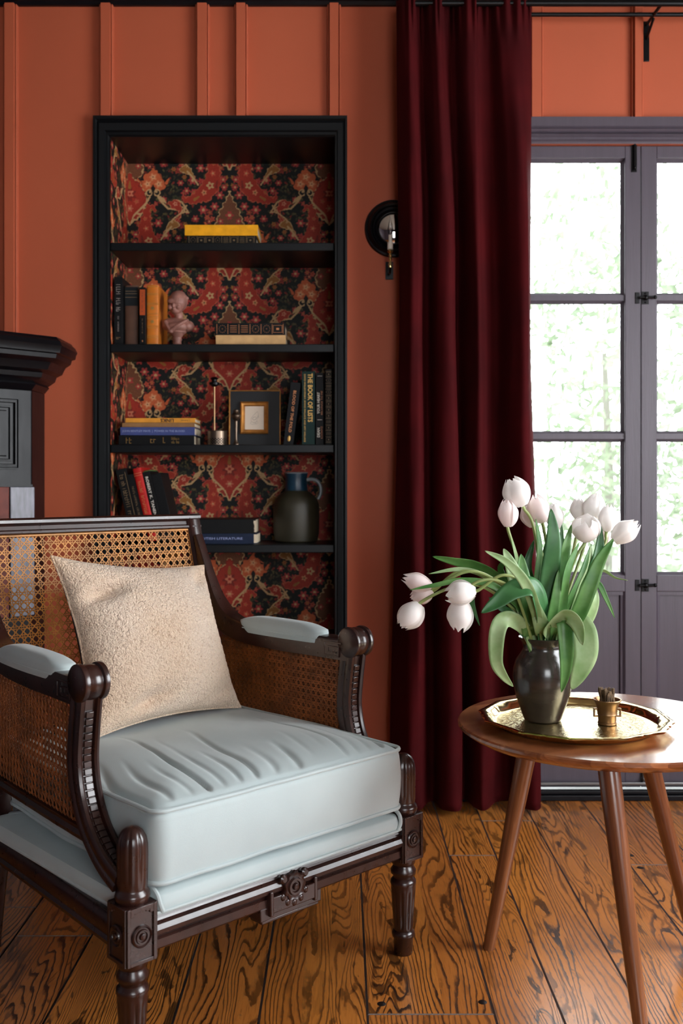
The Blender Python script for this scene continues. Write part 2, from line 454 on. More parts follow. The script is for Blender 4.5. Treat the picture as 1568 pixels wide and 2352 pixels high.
for k, (px, py) in enumerate([(876, 2306), (1108, 2302), (1448, 1965), (1470, 1993)]):
    Y = F/(py-HY); X = (px-CX)*Y/F
    p = MB().lathe([(.0085, -.004), (.0085, .0004), (.0075, .0008)], 20).build('floor_peg', pegm, loc=(X, Y, 0))
    tag(p, ['round black wooden floor peg nearest the chair front leg, at the end joint', 'round black wooden floor peg left of the table, at the end joint',
            'black floor peg between the table legs, the farther of the pair', 'black floor peg between the table legs, the nearer of the pair'][k], 'floor peg', 'pegs in the floorboards')

NX0, NX1, NZ0, NZ1 = P2X(253), P2X(767), .12, P2Z(317)         # the niche opening
DX0, DX1, DZ1 = .335, 1.571, P2Z(331)                          # the door opening
w = MB(); T = .12
w.box(XL, NX0-.015, WY, WY+T, 0, ZC); w.box(NX0-.015, NX1+.015, WY, WY+T, NZ1+.015, ZC); w.box(NX0-.015, NX1+.015, WY, WY+T, 0, NZ0-.02)
w.box(NX1+.015, DX0, WY, WY+T, 0, ZC); w.box(DX0, DX1, WY, WY+T, DZ1, ZC); w.box(DX1, XR, WY, WY+T, 0, ZC)
struct(w.build('wall_back', M['wall'], smooth=False))
struct(MB().box(XL-.1, XL, YR, WY+T, 0, ZC).build('wall_left', M['door'], smooth=False))  # unseen wall, given dark paint to cut the warm bounce light
RW = (.95, 2.45, .5, 2.35)     # right window y0 y1 z0 z1
RW = (.50, 2.20, .55, 2.15)
w = MB(); w.box(XR, XR+.1, YR, RW[0], 0, ZC); w.box(XR, XR+.1, RW[1], WY+T, 0, ZC); w.box(XR, XR+.1, RW[0], RW[1], 0, RW[2]); w.box(XR, XR+.1, RW[0], RW[1], RW[3], ZC)
struct(w.build('wall_right', M['wall'], smooth=False))
BW = (.25, 1.85, .7, 2.2)
w = MB(); w.box(XL, BW[0], YR-.1, YR, 0, ZC); w.box(BW[1], XR, YR-.1, YR, 0, ZC); w.box(BW[0], BW[1], YR-.1, YR, 0, BW[2]); w.box(BW[0], BW[1], YR-.1, YR, BW[3], ZC)
struct(w.build('wall_rear', M['door'], smooth=False))  # unseen too, dark paint chosen to keep bounce light down
struct(MB().box(XL-.1, XR+.1, YR-.1, WY+T, ZC, ZC+.1).build('ceiling', M['ceiling'], smooth=False))
# windows out of the frame that let the daylight in
def sash(name, along, c, a0, a1, z0, z1, nx, nz):
    m = MB()
    def b(p0, p1, q0, q1, th=.02):
        if along == 'y': m.box(c-th, c+th, p0, p1, q0, q1)
        else: m.box(p0, p1, c-th, c+th, q0, q1)
    for (p, q) in ((a0, a0+.05), (a1-.05, a1)): b(p, q, z0, z1)
    for (p, q) in ((z0, z0+.05), (z1-.05, z1)): b(a0, a1, p, q)
    for i in range(1, nx): x = a0+(a1-a0)*i/nx; b(x-.012, x+.012, z0, z1, .012)
    for i in range(1, nz): z = z0+(z1-z0)*i/nz; b(a0, a1, z-.012, z+.012, .012)
    struct(m.build(name, M['door'], smooth=False))
sash('window_1', 'y', XR+.05, RW[0], RW[1], RW[2], RW[3], 2, 3)
sash('window_2', 'x', YR-.05, BW[0], BW[1], BW[2], BW[3], 2, 3)

# cornice along the top of the back wall
pr = [(0, 2.512), (-.012, 2.512), (-.018, 2.522), (-.03, 2.528), (-.034, 2.56), (-.05, 2.60), (-.06, 2.66), (-.06, 2.70), (0, 2.70)]
struct(MB().add([(XL, WY+y, z) for y, z in pr]+[(XR, WY+y, z) for y, z in pr],
    [tuple(range(9)), tuple(reversed(range(9, 18)))]+[(i, (i+1) % 9, 9+(i+1) % 9, 9+i) for i in range(9)]).build('trim_1', M['black'], smooth=False))
# raised battens with a small stepped edge
k = 2
def batten(px0, px1, z0, z1):
    global k
    x0, x1 = P2X(px0), P2X(px1); q = .0085
    prof = [(x0, 0), (x0+.001, -.012), (x0+q*.55, -.014), (x0+q*.8, -.007), (x0+q, -.024), (x1-q, -.024), (x1-q*.8, -.007), (x1-q*.55, -.014), (x1-.001, -.012), (x1, 0)]
    m = MB().prism([(x, WY+y) for x, y in prof], z0, z1); struct(m.build(f'trim_{k}', M['wall'], smooth=False)); k += 1
batten(10, 43, 0, 2.514)
for a, b in ((229, 262), (449, 482), (538, 570), (751, 783)): batten(a, b, P2Z(273), 2.514)
batten(-220, -187, 0, 2.514); batten(-430, -397, 0, 2.514)
for a, b in ((1212, 1246), (1447, 1475), (1672, 1704)): batten(a, b, P2Z(276), 2.514)
# baseboards
for nm, b in (('baseboard_back', (XL, P2X(216), WY-.018, WY, 0, .14)), ('baseboard_middle', (P2X(799), DX0-.08, WY-.018, WY, 0, .14)),
              ('baseboard_left', (XL, XL+.018, YR, WY-.02, 0, .14)), ('baseboard_right', (XR-.018, XR, YR, WY-.02, 0, .14))):
    struct(MB().box(*b).build(nm, M['black'], bevel=.004, smooth=False))

# door casing
m = MB(); y0, y1 = 2.1545, DZ1-.004
pr = [(0, 2.154), (-.026, 2.154), (-.026, 2.125), (-.020, 2.121), (-.026, 2.116), (-.020, 2.110), (-.014, 2.107), (-.024, 2.101), (-.012, 2.094), (-.012, 2.088), (-.004, 2.083), (0, 2.077)]
n = len(pr); X0, X1 = DX0-.075, DX1+.075
m.add([(X0, WY+y, z) for y, z in pr]+[(X1, WY+y, z) for y, z in pr], [tuple(range(n)), tuple(reversed(range(n, 2*n)))]+[(i, (i+1) % n, n+(i+1) % n, n+i) for i in range(n)])
for x0, x1 in ((DX0-.075, DX0+.004), (DX1-.004, DX1+.075)):
    m.box(x0, x1, WY-.022, WY-.0002, 0, 2.077); m.box(x0+.012, x1-.03, WY-.027, WY-.022, 0, 2.077)
struct(m.build('trim_20', M['door'], smooth=False))
m = MB().box(DX0, DX1, WY-.03, WY+T+.02, 0, .018); m.box(DX0, DX1, WY-.02, WY+.0, .018, .03)
struct(m.build('trim_21', M['black'], bevel=.003, smooth=False))
struct(MB().box(DX0, DX1, WY-.006, WY+.002, .042, .052).build('trim_22', M['steel'], bevel=.002, smooth=False))

# French door leaves
def door_leaf(name, x0, x1):
    yf, yb = WY+.012, WY+.052; st = .0495
    gz0, gz1 = P2Z(1322), P2Z(360); mz = [P2Z(681.5), P2Z(1001.5)]
    ov = .021
    m = MB()
    m.box(x0, x0+st, yf, yb, .032, DZ1-.002); m.box(x1-st, x1, yf, yb, .032, DZ1-.002)
    m.box(x0+st, x1-st, yf, yb, gz1, DZ1-.002); m.box(x0+st, x1-st, yf, yb, .655, gz0); m.box(x0+st, x1-st, yf, yb, .032, .16)
    root = m.build(name, M['door'], bevel=.002, smooth=False); struct(root)
    # glazing bevels around each light
    e = MB(); zs = [gz0, mz[0], mz[1], gz1]
    zs = sorted(zs); a, b = x0+st, x1-st
    for z in sorted(mz): e.box(a, b, yf+.006, yb-.006, z-.0085, z+.0085)
    for i in range(3):
        za = zs[i]+(.0085 if i else 0); zb = zs[i+1]-(.0085 if i < 2 else 0); q = .009
        for (p, o_) in (((a, za), (1, 0)), ((b, za), (-1, 0))):
            xx = p[0]; s_ = o_[0]
            e.prism([(xx, yf+.008), (xx, yf+.026), (xx+s_*q, yf+.026), (xx+s_*q, yf+.022)], za, zb)
        for (z_, s_) in ((za, 1), (zb, -1)):
            vs = [(xx, y, z) for xx in (a, b) for (y, z) in ((yf+.008, z_), (yf+.026, z_), (yf+.026, z_+s_*q), (yf+.022, z_+s_*q))]
            e.add(vs, [(0, 1, 2, 3), (7, 6, 5, 4), (0, 4, 5, 1), (1, 5, 6, 2), (2, 6, 7, 3), (3, 7, 4, 0)])
    e.build('glazing_frame', M['door'], root, smooth=False)
    for i in range(3):
        za = zs[i]; zb = zs[i+1]
        MB().box(a-.002, b+.002, yf+.023, yf+.025, za-.002, zb+.002).build('glass_pane', M['glass'], root, smooth=False)
    pn = MB(); pn.box(a-.002, b+.002, yf+.016, yf+.030, .158, .657)
    for xx, s_ in ((a, 1), (b, -1)):
        pn.prism([(xx, yf+.001), (xx, yf+.018), (xx+s_*.016, yf+.018), (xx+s_*.012, yf+.009), (xx+s_*.006, yf+.007)], .16, .655)
    for z_, s_ in ((.16, 1), (.655, -1)):
        pn.box(a, b, yf+.006, yf+.018, min(z_, z_+s_*.012), max(z_, z_+s_*.012))
    pn.build('lower_panel', M['door'], root, smooth=False)
    return root, yf
MEET = P2X(1474)
d1, yf = door_leaf('door_1', DX0+.002, MEET-.001)
d2, yf = door_leaf('door_2', MEET+.001, DX1-.002)
# surface bolts
m = MB(); x = P2X(1458); z1, z0 = P2Z(318), P2Z(393)
m.box(x-.008, x+.008, yf-.004, yf, z0, z1-.01); m.tube([(x, yf-.008, z0+.004), (x, yf-.008, z1)], .0045, 10); m.ball((x, yf-.010, z0+.012), .0055); m.box(x-.012, x+.012, yf-.012, yf, z1-.014, z1-.006)
m.build('surface_bolt', M['iron'], d1, smooth=True)
for py in (683, 1345):
    m = MB(); z = P2Z(py); xs = P2X(1467)
    m.box(xs-.009, xs+.005, yf-.003, yf, z-.018, z+.018)
    m.build('latch_keeper', M['iron'], d1, bevel=.001)
    m = MB(); xa = P2X(1480)
    m.box(xa-.006, xa+.016, yf-.003, yf, z-.020, z+.020)
    for q in (-.014, .014): m.ball((xa+.005, yf-.004, z+q), .003)
    m.ball((xa+.005, yf-.008, z), .009); m.tube([(xa-.016, yf-.010, z), (xa+.030, yf-.012, z+.001)], .0042, 10); m.ball((xa+.033, yf-.012, z+.001), .0066)
    m.build('latch', M['iron'], d2)
m = MB(); m.tube([(P2X(1478), yf-.006, .045), (P2X(1478), yf-.006, .12)], .005, 10); m.ball((P2X(1478), yf-.010, .062), .008); m.build('foot_bolt', M['steel'], d2)

# outside: paving and sunlit shrubs
struct(MB().box(-8, 12, WY+T+.02, 16, -.2, -.06).build('ground', M['patio'], smooth=False))
def leaf_cloud(name, c, r, n, size, seed, label):
    random.seed(seed); rt = empty(name, (c[0], c[1], -.06)); tag(rt, label, 'tree', 'garden trees beyond the doors'); m = MB()
    for i in range(n):
        while True:
            p = Vector((random.uniform(-1, 1), random.uniform(-1, 1), random.uniform(-1, 1)))
            if .35 < p.length < 1: break
        if noise.noise(p*2.6+Vector((seed, 0, 0))) < -.12: continue
        p = Vector((p.x*r[0], p.y*r[1], p.z*r[2]+c[2]+.06))
        a = Vector((random.gauss(0, 1), random.gauss(0, 1), random.gauss(0, 1))).normalized()
        b = a.orthogonal().normalized(); s_ = size*random.uniform(.6, 1.3)
        m.add([p-a*s_, p+b*s_*.45, p+a*s_, p-b*s_*.45], [(0, 1, 2, 3)])
    m.build('foliage', M['garden'], rt, smooth=False)
    tk = MB(); tk.tube([(0, 0, 0), (.05, .05, c[2]*.6), (0, 0, c[2]+.3)], [.05, .04, .02], 8); tk.build('trunk', M['bark'], rt)
leaf_cloud('garden_tree', (1.9, 7.2, 1.7), (1.1, .9, 1.75), 6500, .055, 3, 'pale green leafy tree behind the left glass door leaf')
leaf_cloud('garden_tree', (4.3, 8.3, 1.9), (1.2, 1.0, 1.9), 5200, .06, 9, 'pale green leafy tree behind the right glass door leaf')

# ---------------------------------------------------------------- bookcase recessed in the back wall
bc = empty('bookcase', ((NX0+NX1)/2, WY, NZ0)); tag(bc, 'tall black painted bookcase recessed in the terracotta wall, lined with patterned wallpaper', 'bookcase')
def L(m, name, mt, root, **kw):
    """geometry given in world coordinates, hung under a root empty"""
    R = root.matrix_basis.inverted(); m.v = [tuple(R @ Vector(v)) for v in m.v]; return m.build(name, mt, root, **kw)
fx0, fx1, fz1 = P2X(218), P2X(797), P2Z(272); ND = .257
m = MB()
def casing(p_in, p_out, z_in, z_out):
    pass
# mitred moulding round the opening
prof = [(0, 0), (0, -.010), (.004, -.016), (.010, -.016), (.013, -.022), (.030, -.024), (.036, -.020), (.040, -.026), (.0475, -.026), (.0475, 0)]
def cas_ring(s, y):   # s = distance outwards from the opening edge
    kx0 = (NX0-fx0)/.0475; kx1 = (fx1-NX1)/.0475; kz = (fz1-NZ1)/.0475
    return [(NX0-s*kx0, WY+y, 0), (NX0-s*kx0, WY+y, NZ1+s*kz), (NX1+s*kx1, WY+y, NZ1+s*kz), (NX1+s*kx1, WY+y, 0)]
m.grid([cas_ring(s, y) for s, y in prof], closed_u=True)
L(m, 'face_frame', M['shelfblack'], bc, angle=30)
m = MB(); m.box(NX0-.014, NX0, WY+.001, WY+ND+.014, NZ0-.015, NZ1+.014); m.box(NX1, NX1+.014, WY+.001, WY+ND+.014, NZ0-.015, NZ1+.014)
m.box(NX0, NX1, WY+.001, WY+ND+.014, NZ1, NZ1+.014); m.box(NX0, NX1, WY+.001, WY+ND+.014, NZ0-.015, NZ0); m.box(NX0, NX1, WY+ND+.0005, WY+ND+.014, NZ0, NZ1)
L(m, 'carcass', M['shelfblack'], bc, smooth=False)
L(MB().box(NX0-.001, NX1+.001, WY-.012, WY+.02, .0005, NZ0+.002), 'plinth', M['shelfblack'], bc, bevel=.002, smooth=False)
SH = [P2Z(557), P2Z(790), P2Z(1021), P2Z(1251), .50]
for z in SH:
    L(MB().box(NX0+.0005, NX1-.0005, WY+.001, WY+ND-.001, z-.026, z), 'shelf', M['shelfblack'], bc, bevel=.0025, smooth=False)

# Persian-style wallpaper: the repeat is drawn on a fine grid and carried by the mesh's own colour attribute
def paint_repeat():
    st = .8; W, H = 229.0, 253.0
    U, V = np.meshgrid(np.arange(0, W+st, st), np.arange(0, H, st), indexing='ij')
    img = np.zeros(U.shape+(3,)); C = lambda r, g, b: np.array(lin(r, g, b)[:3])
    img[:] = C(22, 24, 22)
    def sdf(ch, mir=True):
        D = np.full(U.shape, 1e9)
        vars_ = []
        for gl in (0, 1):
            for mi in (1, -1):
                c = [(x*mi, y, r) for x, y, r in ch]
                if gl: c = [(W-x, y+H/2, r) for x, y, r in c]
                vars_.append(c)
        for c in vars_:
            for dv in (-2*H, -H, 0, H, 2*H):
                ys = [p[1]+dv for p in c]
                if max(ys) < -60 or min(ys) > H+60: continue
                if len(c) == 1: D = np.minimum(D, np.hypot(U-c[0][0], V-c[0][1]-dv)-c[0][2])
                for (ax, ay, ar), (bx, by, br) in zip(c[:-1], c[1:]):
                    ay += dv; by += dv; dx, dy = bx-ax, by-ay; t = np.clip(((U-ax)*dx+(V-ay)*dy)/(dx*dx+dy*dy+1e-9), 0, 1)
                    D = np.minimum(D, np.hypot(U-ax-t*dx, V-ay-t*dy)-(ar+t*(br-ar)))
        return D
    wob = lambda f, a: a*(np.sin(U*f+V*f*.4+1)+np.sin(V*f-U*f*.5))
    def put(mask, col): img[mask] = col
    def shape(ch, fill, out=None, ow=1.8, sc=0.0, f=.42, ring=None):
        D = sdf(ch)+(wob(f, sc) if sc else 0)
        if out is not None: put(D < 0, out)
        put(D < (-ow if out is not None else 0), fill)
        if ring: put((D < -ow-ring[0]) & (D > -ow-ring[0]-ring[1]), ring[2])
        return D
    def flower(x, y, r, a, b, n=5, out=None):
        for gl in (0, 1):
            for mi in (1, -1):
                cx, cy = x*mi, y
                if gl: cx, cy = W-cx, cy+H/2
                for dv in (-H, 0, H):
                    d = np.hypot(U-cx, V-cy-dv); th = np.arctan2(V-cy-dv, U-cx)
                    R = r*(1+.28*np.cos(n*th))
                    if out is not None: put(d < R+1.3, out)
                    put(d < R, a); put(d < r*.38, b)
    red, orange, rose, cream, gold, olive, brick = C(168, 52, 36), C(208, 102, 58), C(176, 62, 58), C(206, 166, 116), C(160, 108, 50), C(92, 84, 48), C(132, 44, 34)
    tan = C(150, 100, 66); blk = C(20, 20, 19)
    rs = random.Random(11)
    for i in range(260):
        x, y = rs.uniform(0, W), rs.uniform(0, H/1); r = rs.uniform(1.6, 3.6)
        shape([(x, y, r*.5), (x+rs.uniform(-6, 6), y+rs.uniform(-6, 6), r*.8)], [olive, C(70, 52, 34), C(60, 62, 40), brick][rs.randrange(4)])
    for i in range(46):
        x, y = rs.uniform(5, W-5), rs.uniform(0, H); r = rs.uniform(3.5, 6.5)
        flower(x, y, r, [rose, C(190, 84, 62), gold, C(150, 60, 44)][rs.randrange(4)], [cream, gold, red][rs.randrange(3)], rs.choice((5, 6)), C(60, 30, 22))
    for x, y, r in ((84, 24, 9), (66, -4, 8), (112, 30, 6), (14, 22, 7), (12, 40, 6), (22, 58, 8), (60, 92, 9), (34, 84, 8), (98, 48, 7), (78, 112, 7)):
        flower(x, y, r, rose, cream, 6, C(70, 28, 24))
    # tan palmette that rises towards the red one
    shape([(0, 52, 2), (0, 66, 7), (0, 84, 16), (0, 104, 26), (0, 122, 33)], C(120, 72, 46), cream, 2.6, 1.3, .5)
    flower(0, 104, 8, rose, cream, 5); flower(20, 118, 6, rose, cream, 5)
    # orange scalloped medallion
    D = shape([(54, -128, 5), (54, -112, 12), (54, -100, 25), (40, -92, 16)], orange, blk, 1.8, 1.6, .40)
    D = shape([(54, -128, 5), (54, -112, 12), (54, -98, 27), (68, -92, 16), (38, -92, 16)], orange, blk, 1.8, 1.6, .40)
    shape([(84, -96, 5), (90, -106, 3)], orange, blk, 1.4); shape([(24, -96, 5), (18, -106, 3)], orange, blk, 1.4)
    for (x, y) in ((54, -110), (41, -94), (67, -94)): flower(x, y, 7.5, C(222, 140, 96), red, 5); flower(x, y, 4.5, C(232, 176, 128), brick, 5)
    # cream stalks
    shape([(62, -70, 1.8), (72, -54, 2), (88, -38, 2.2), (112, -34, 1.8), (136, -28, 1.5)], cream)
    shape([(62, -70, 1.0), (76, -58, 4.5), (84, -50, 1)], cream)
    shape([(136, -28, 1.5), (128, -40, 1.8), (120, -52, 1.8), (108, -58, 1.5)], cream)
    shape([(120, -34, 8)], cream); shape([(120, -34, 5)], blk); shape([(120, -34, 3.2)], red)
    # red palmette on the axis with its cream ogee border
    shape([(0, -116, 5), (0, -96, 15), (0, -78, 30), (0, -58, 40), (0, -42, 34), (0, -26, 20), (0, -10, 7), (0, 2, 1)], red, cream, 2.4, 1.0, .5)
    shape([(0, -116, 4), (0, -96, 13), (0, -80, 26), (0, -60, 36), (0, -44, 29), (0, -30, 16), (0, -16, 6)], red, brick, 1.5, 1.6, .45)
    flower(0, -70, 13, brick, gold, 7); flower(0, -72, 8, C(214, 128, 96), red, 5); flower(0, -38, 7, C(200, 110, 84), cream, 6)
    flower(16, -54, 5, C(190, 90, 66), gold, 5); shape([(0, -100, 2), (0, -86, 4)], gold)
    shape([(1, 0, 1.4), (10, -22, 1.8), (24, -36, 2.0), (38, -50, 2), (46, -64, 2)], cream)
    shape([(30, -40, 1.5), (38, -37, 3.5), (44, -42, 1)], cream); shape([(14, -28, 1.5), (24, -24, 3), (30, -28, 1)], cream)
    for x in (45, 63):
        shape([(x, -74, 8)], cream); shape([(x, -74, 5.4)], blk); shape([(x+(2 if x < 54 else -2), -76, 2.6)], cream)
    shape([(54, -92, 1), (54, -84, 5), (54, -74, 2), (54, -60, 5), (54, -50, 3)], blk)
    # red dancer-like paisley
    ch = [(58, -34, 3.5), (52, -42, 5), (44, -42, 6), (39, -32, 8), (38, -14, 12), (35, 8, 16), (40, 32, 20), (56, 54, 19), (78, 66, 13), (98, 70, 7), (106, 62, 3)]
    shape(ch, red, C(196, 96, 66), 1.6, 1.1, .5)
    flower(44, 36, 7.5, cream, red, 5); flower(58, 52, 5.5, C(214, 140, 96), olive, 5); flower(38, 8, 5.5, C(206, 96, 66), cream, 5); flower(36, -14, 4, C(206, 96, 66), gold, 5)
    shape([(70, 62, 2), (80, 68, 3.5)], gold); shape([(28, 26, 2), (30, 40, 3)], brick)
    # stem with curled head
    shape([(122, 118, 2.6), (114, 104, 4), (112, 92, 4.5), (124, 80, 12), (136, 76, 5)], red, C(206, 130, 92), 1.6, .9, .55)
    shape([(136, 122, 1.5), (128, 112, 1.6), (112, 100, 1.6), (98, 82, 1.6)], cream); flower(124, 78, 4.5, C(214, 140, 110), red, 5)
    # gold leaf
    shape([(150, 146, 2), (142, 134, 3), (134, 128, 9), (120, 126, 6), (128, 118, 4)], gold, cream, 1.6, .6, .6)
    shape([(96, 4, 2), (80, 22, 2), (72, 34, 1.6)], cream)
    img *= .86*(1+.10*np.random.RandomState(2).randn(*U.shape)[..., None]).clip(.7, 1.3)
    return img, st
IMG, IST = paint_repeat()
def paper_color(xs, zs):
    """xs, zs in metres measured on the wall; returns linear colours"""
    pxm = 2287/(WY+ND)
    u = (xs-P2X(527, WY+ND))*pxm; v = -(zs-P2Z(1149, WY+ND))*pxm
    u = np.mod(u, 458.0); u = np.where(u > 229, 458-u, u); v = np.mod(v, 253.0)
    i = np.clip((u/IST).astype(int), 0, IMG.shape[0]-1); j = np.clip((v/IST).astype(int), 0, IMG.shape[1]-1)
    return IMG[i, j]
M['paper_wall'] = attr_mat('persian_wallpaper', 'pattern')
def paper_sheet(name, org, du, lu, lv, along, step=.0015):
    nu, nv = int(lu/step)+1, int(lv/step)+1
    a = np.linspace(0, lu, nu); b = np.linspace(0, lv, nv); A, B = np.meshgrid(a, b, indexing='ij')
    co = np.zeros((nu*nv, 3), 'f'); co[:, 0] = org[0]+du[0]*A.ravel(); co[:, 1] = org[1]+du[1]*A.ravel(); co[:, 2] = org[2]+B.ravel()
    idx = np.arange(nu*nv).reshape(nu, nv)
    q = np.stack([idx[:-1, :-1], idx[1:, :-1], idx[1:, 1:], idx[:-1, 1:]], -1).reshape(-1, 4)
    me = bpy.data.meshes.new(name); me.vertices.add(nu*nv); me.vertices.foreach_set('co', (co-np.array(bc.location, 'f')).ravel())
    me.loops.add(q.size); me.loops.foreach_set('vertex_index', q.ravel().astype('i')); me.polygons.add(len(q))
    me.polygons.foreach_set('loop_start', np.arange(0, q.size, 4, dtype='i'))
    me.update(calc_edges=True); me.validate()
    col = paper_color(along(A.ravel()), org[2]+B.ravel()); c4 = np.ones((nu*nv, 4), 'f'); c4[:, :3] = col
    at = me.color_attributes.new('pattern', 'FLOAT_COLOR', 'POINT'); at.data.foreach_set('color', c4.ravel())
    me.materials.append(M['paper_wall']); o = bpy.data.objects.new(name, me); COL.objects.link(o); o.parent = bc; return o
paper_sheet('wallpaper', (NX0, WY+ND-.0008, .42), (1, 0), NX1-NX0, NZ1-.42, lambda a: NX0+a)
paper_sheet('wallpaper', (NX0+.0008, WY+.004, .42), (0, 1), ND-.005, NZ1-.42, lambda a: NX0-(ND-a))
paper_sheet('wallpaper', (NX1-.0008, WY+.004, .42), (0, 1), ND-.005, NZ1-.42, lambda a: NX1+(ND-a), .003)

# ---------------------------------------------------------------- books
BY = WY+.035     # depth of the spines
gold_l = mat('gold_foil', (190, 150, 84), .35, metal=.7); white_l = mat('white_ink', (205, 198, 186), .6)
white_dim = mat('worn_white_ink', (150, 144, 138), .6); dim_l = mat('dull_gold_ink', (120, 98, 66), .6); dark_l = mat('black_ink', (24, 20, 18), .6); orange_l = mat('copper_ink', (186, 120, 72), .5)
blueink = mat('pale_blue_ink', (150, 160, 200), .6)
_bc = {}
def bmat(c, rough=.55):
    k_ = (c, rough)
    if k_ not in _bc: _bc[k_] = mat('book_cloth', tuple(v*(.5 if max(c) < 30 else (.75 if max(c) < 80 else 1)) for v in c), rough, spec=.22, var=.12, vscale=30, bump=.08, bscale=300, bdist=.0005)
    return _bc[k_]
def book(label, cat_group, base, width, height, depth, cover, lie=False, tilt=0.0, yaw=0.0, round_spine=False, pages_front=False, rough=.55):
    """base: bottom left front corner of the spine. Standing: width = thickness across x. Lying: width = spine length, height = thickness."""
    r = empty('book', base); r.rotation_euler = (0, tilt, yaw); tag(r, label, 'book', cat_group)
    c = bmat(cover, rough); t = .0022
    m = MB(); p = MB(); y0 = 0.0
    if not lie:
        if round_spine:
            n = 9; pts = [(width/2-width/2*math.cos(math.pi*i/n), -.004*math.sin(math.pi*i/n)) for i in range(n+1)]
            m.prism([(0, .003)]+pts+[(width, .003)], 0, height)
        else: m.box(0, width, 0, .003, 0, height)
        m.box(0, t, .002, depth, 0, height); m.box(width-t, width, .002, depth, 0, height)
        p.box(t, width-t, .003, depth-.003, .003, height-.004)
    else:
        if not pages_front: m.box(0, width, 0, .003, 0, height)
        m.box(0, width, 0 if pages_front else .002, depth, 0, t); m.box(0, width, 0 if pages_front else .002, depth, height-t, height)
        if pages_front: m.box(0, width, depth-.003, depth, 0, height)
        p.box(.003, width-.003, .003, depth-.003, t, height-t)
    m.build('cover', c, r, bevel=.0008, seg=2); p.build('page_block', M['paper'], r, smooth=False)
    return r
def bands(r, zs, w, mt, h=.0012, y=-.0045):
    for z in zs: MB().box(.0012, w-.0012, y, .001, z-h/2, z+h/2).build('gold_band', mt, r, smooth=False)
def marks(r, x0, x1, z0, z1, mt, seed=0, y=-.0006, vertical=False):
    """worn, unreadable lettering: short strokes where the letters stand; vertical = letters run down the spine"""
    m = MB(); rs = random.Random(seed); L_ = (z1-z0) if vertical else (x1-x0); Hh = (x1-x0) if vertical else (z1-z0); p = 0
    def bx(a0, a1, b0, b1):
        if vertical: m.box(x0+b0, x0+b1, y, .0004, z1-a1, z1-a0)
        else: m.box(x0+a0, x0+a1, y, .0004, z0+b0, z0+b1)
    st = Hh*.55; t_ = max(.0004, Hh*.09)
    while p+st < L_:
        if rs.random() > .16:
            bx(p, p+t_, 0, Hh*(1 if rs.random() > .4 else .7))
            if rs.random() > .4: bx(p, p+st*.7, Hh*.55, Hh*.55+t_)
            if rs.random() > .5: bx(p+st*.62, p+st*.62+t_, 0, Hh*.6)
            if rs.random() > .5: bx(p, p+st*.7, 0, t_)
        p += st
    m.build('worn_lettering', mt, r, smooth=False)
def ornate(r, L_, H_, mt, n=6, seed=0, lie=True):
    """gilt tooling on a spine, L long"""
    m = MB(); rs = random.Random(seed); y0, y1 = -.0006, .0005
    def bx(a0, a1, b0, b1):
        if lie: m.box(a0, a1, y0, y1, b0, b1)
        else: m.box(b0, b1, y0-.004, y1, a0, a1)
    q = H_*.1
    for i in range(n+1):
        x = L_*(.03+.94*i/n); bx(x-.0006, x+.0006, q, H_-q)
    for i in range(n):
        x0, x1 = L_*(.03+.94*i/n)+.003, L_*(.03+.94*(i+1)/n)-.003; kind = rs.randrange(3); cx = (x0+x1)/2; hw = (x1-x0)/2
        if kind == 0:
            for a in range(12):
                th = a*math.pi/6; ux, uz = math.cos(th)*hw*.72, math.sin(th)*H_*.30; bx(cx+ux-.0008, cx+ux+.0008, H_/2+uz-.0008, H_/2+uz+.0008)
            bx(cx-.001, cx+.001, H_/2-.001, H_/2+.001)
        elif kind == 1:
            for j in range(4): z = H_*(.25+.5*j/3); bx(x0+hw*.25, x1-hw*.25, z-.0006, z+.0006)
        else:
            for a, b in ((x0, x0+.001), (x1-.001, x1)): bx(a, b, H_*.2, H_*.8)
            bx(x0, x1, H_*.2, H_*.2+.0008); bx(x0, x1, H_*.8-.0008, H_*.8); bx(cx-hw*.3, cx+hw*.3, H_*.42, H_*.58)
    m.build('gilt_tooling', mt, r, smooth=False)
def px_book_lie(label, g, x0, x1, y0, y1, base_z, depth, cover, Y=BY, **kw):
    a, b = P2X(x0, Y), P2X(x1, Y); h = (y1-y0)*Y/F
    return book(label, g, (a, Y, base_z), b-a, h-.0004, depth, cover, lie=True, **kw), b-a, h
def px_book_stand(label, g, x0, x1, ytop, shelf_z, depth, cover, Y=BY, ybase=None, **kw):
    a, b = P2X(x0, Y), P2X(x1, Y); h = P2Z(ytop, Y)-shelf_z
    return book(label, g, (a, Y, shelf_z+.0003), b-a-.0004, h, depth, cover, **kw), b-a, h
RV = (R90, 0, 0)                         # text facing the room
def vert_text(r, body, cx, cz, size, length, mt, up=False, y=-.0008, name='title_lettering', bold=0):
    return lettering(body, size, length, mt, r, (cx, y, cz), (R90, -R90 if not up else R90, 0) if False else (R90, R90 if not up else -R90, 0), name, bold)

g1 = 'books lying on the top shelf'
th = .031
r, w_, h_ = px_book_lie('black gilt-tooled book lying under the bright yellow book on the top shelf', g1, 429, 589, 534, 556, SH[0]+.0003, .16, (18, 18, 20)); ornate(r, w_, h_, dim_l, 8, 3)
zt = SH[0]+h_
r, w_, h_ = px_book_lie('bright yellow book lying on a black book on the top shelf', g1, 424, 592, 510, 535, zt, .165, (228, 160, 24))
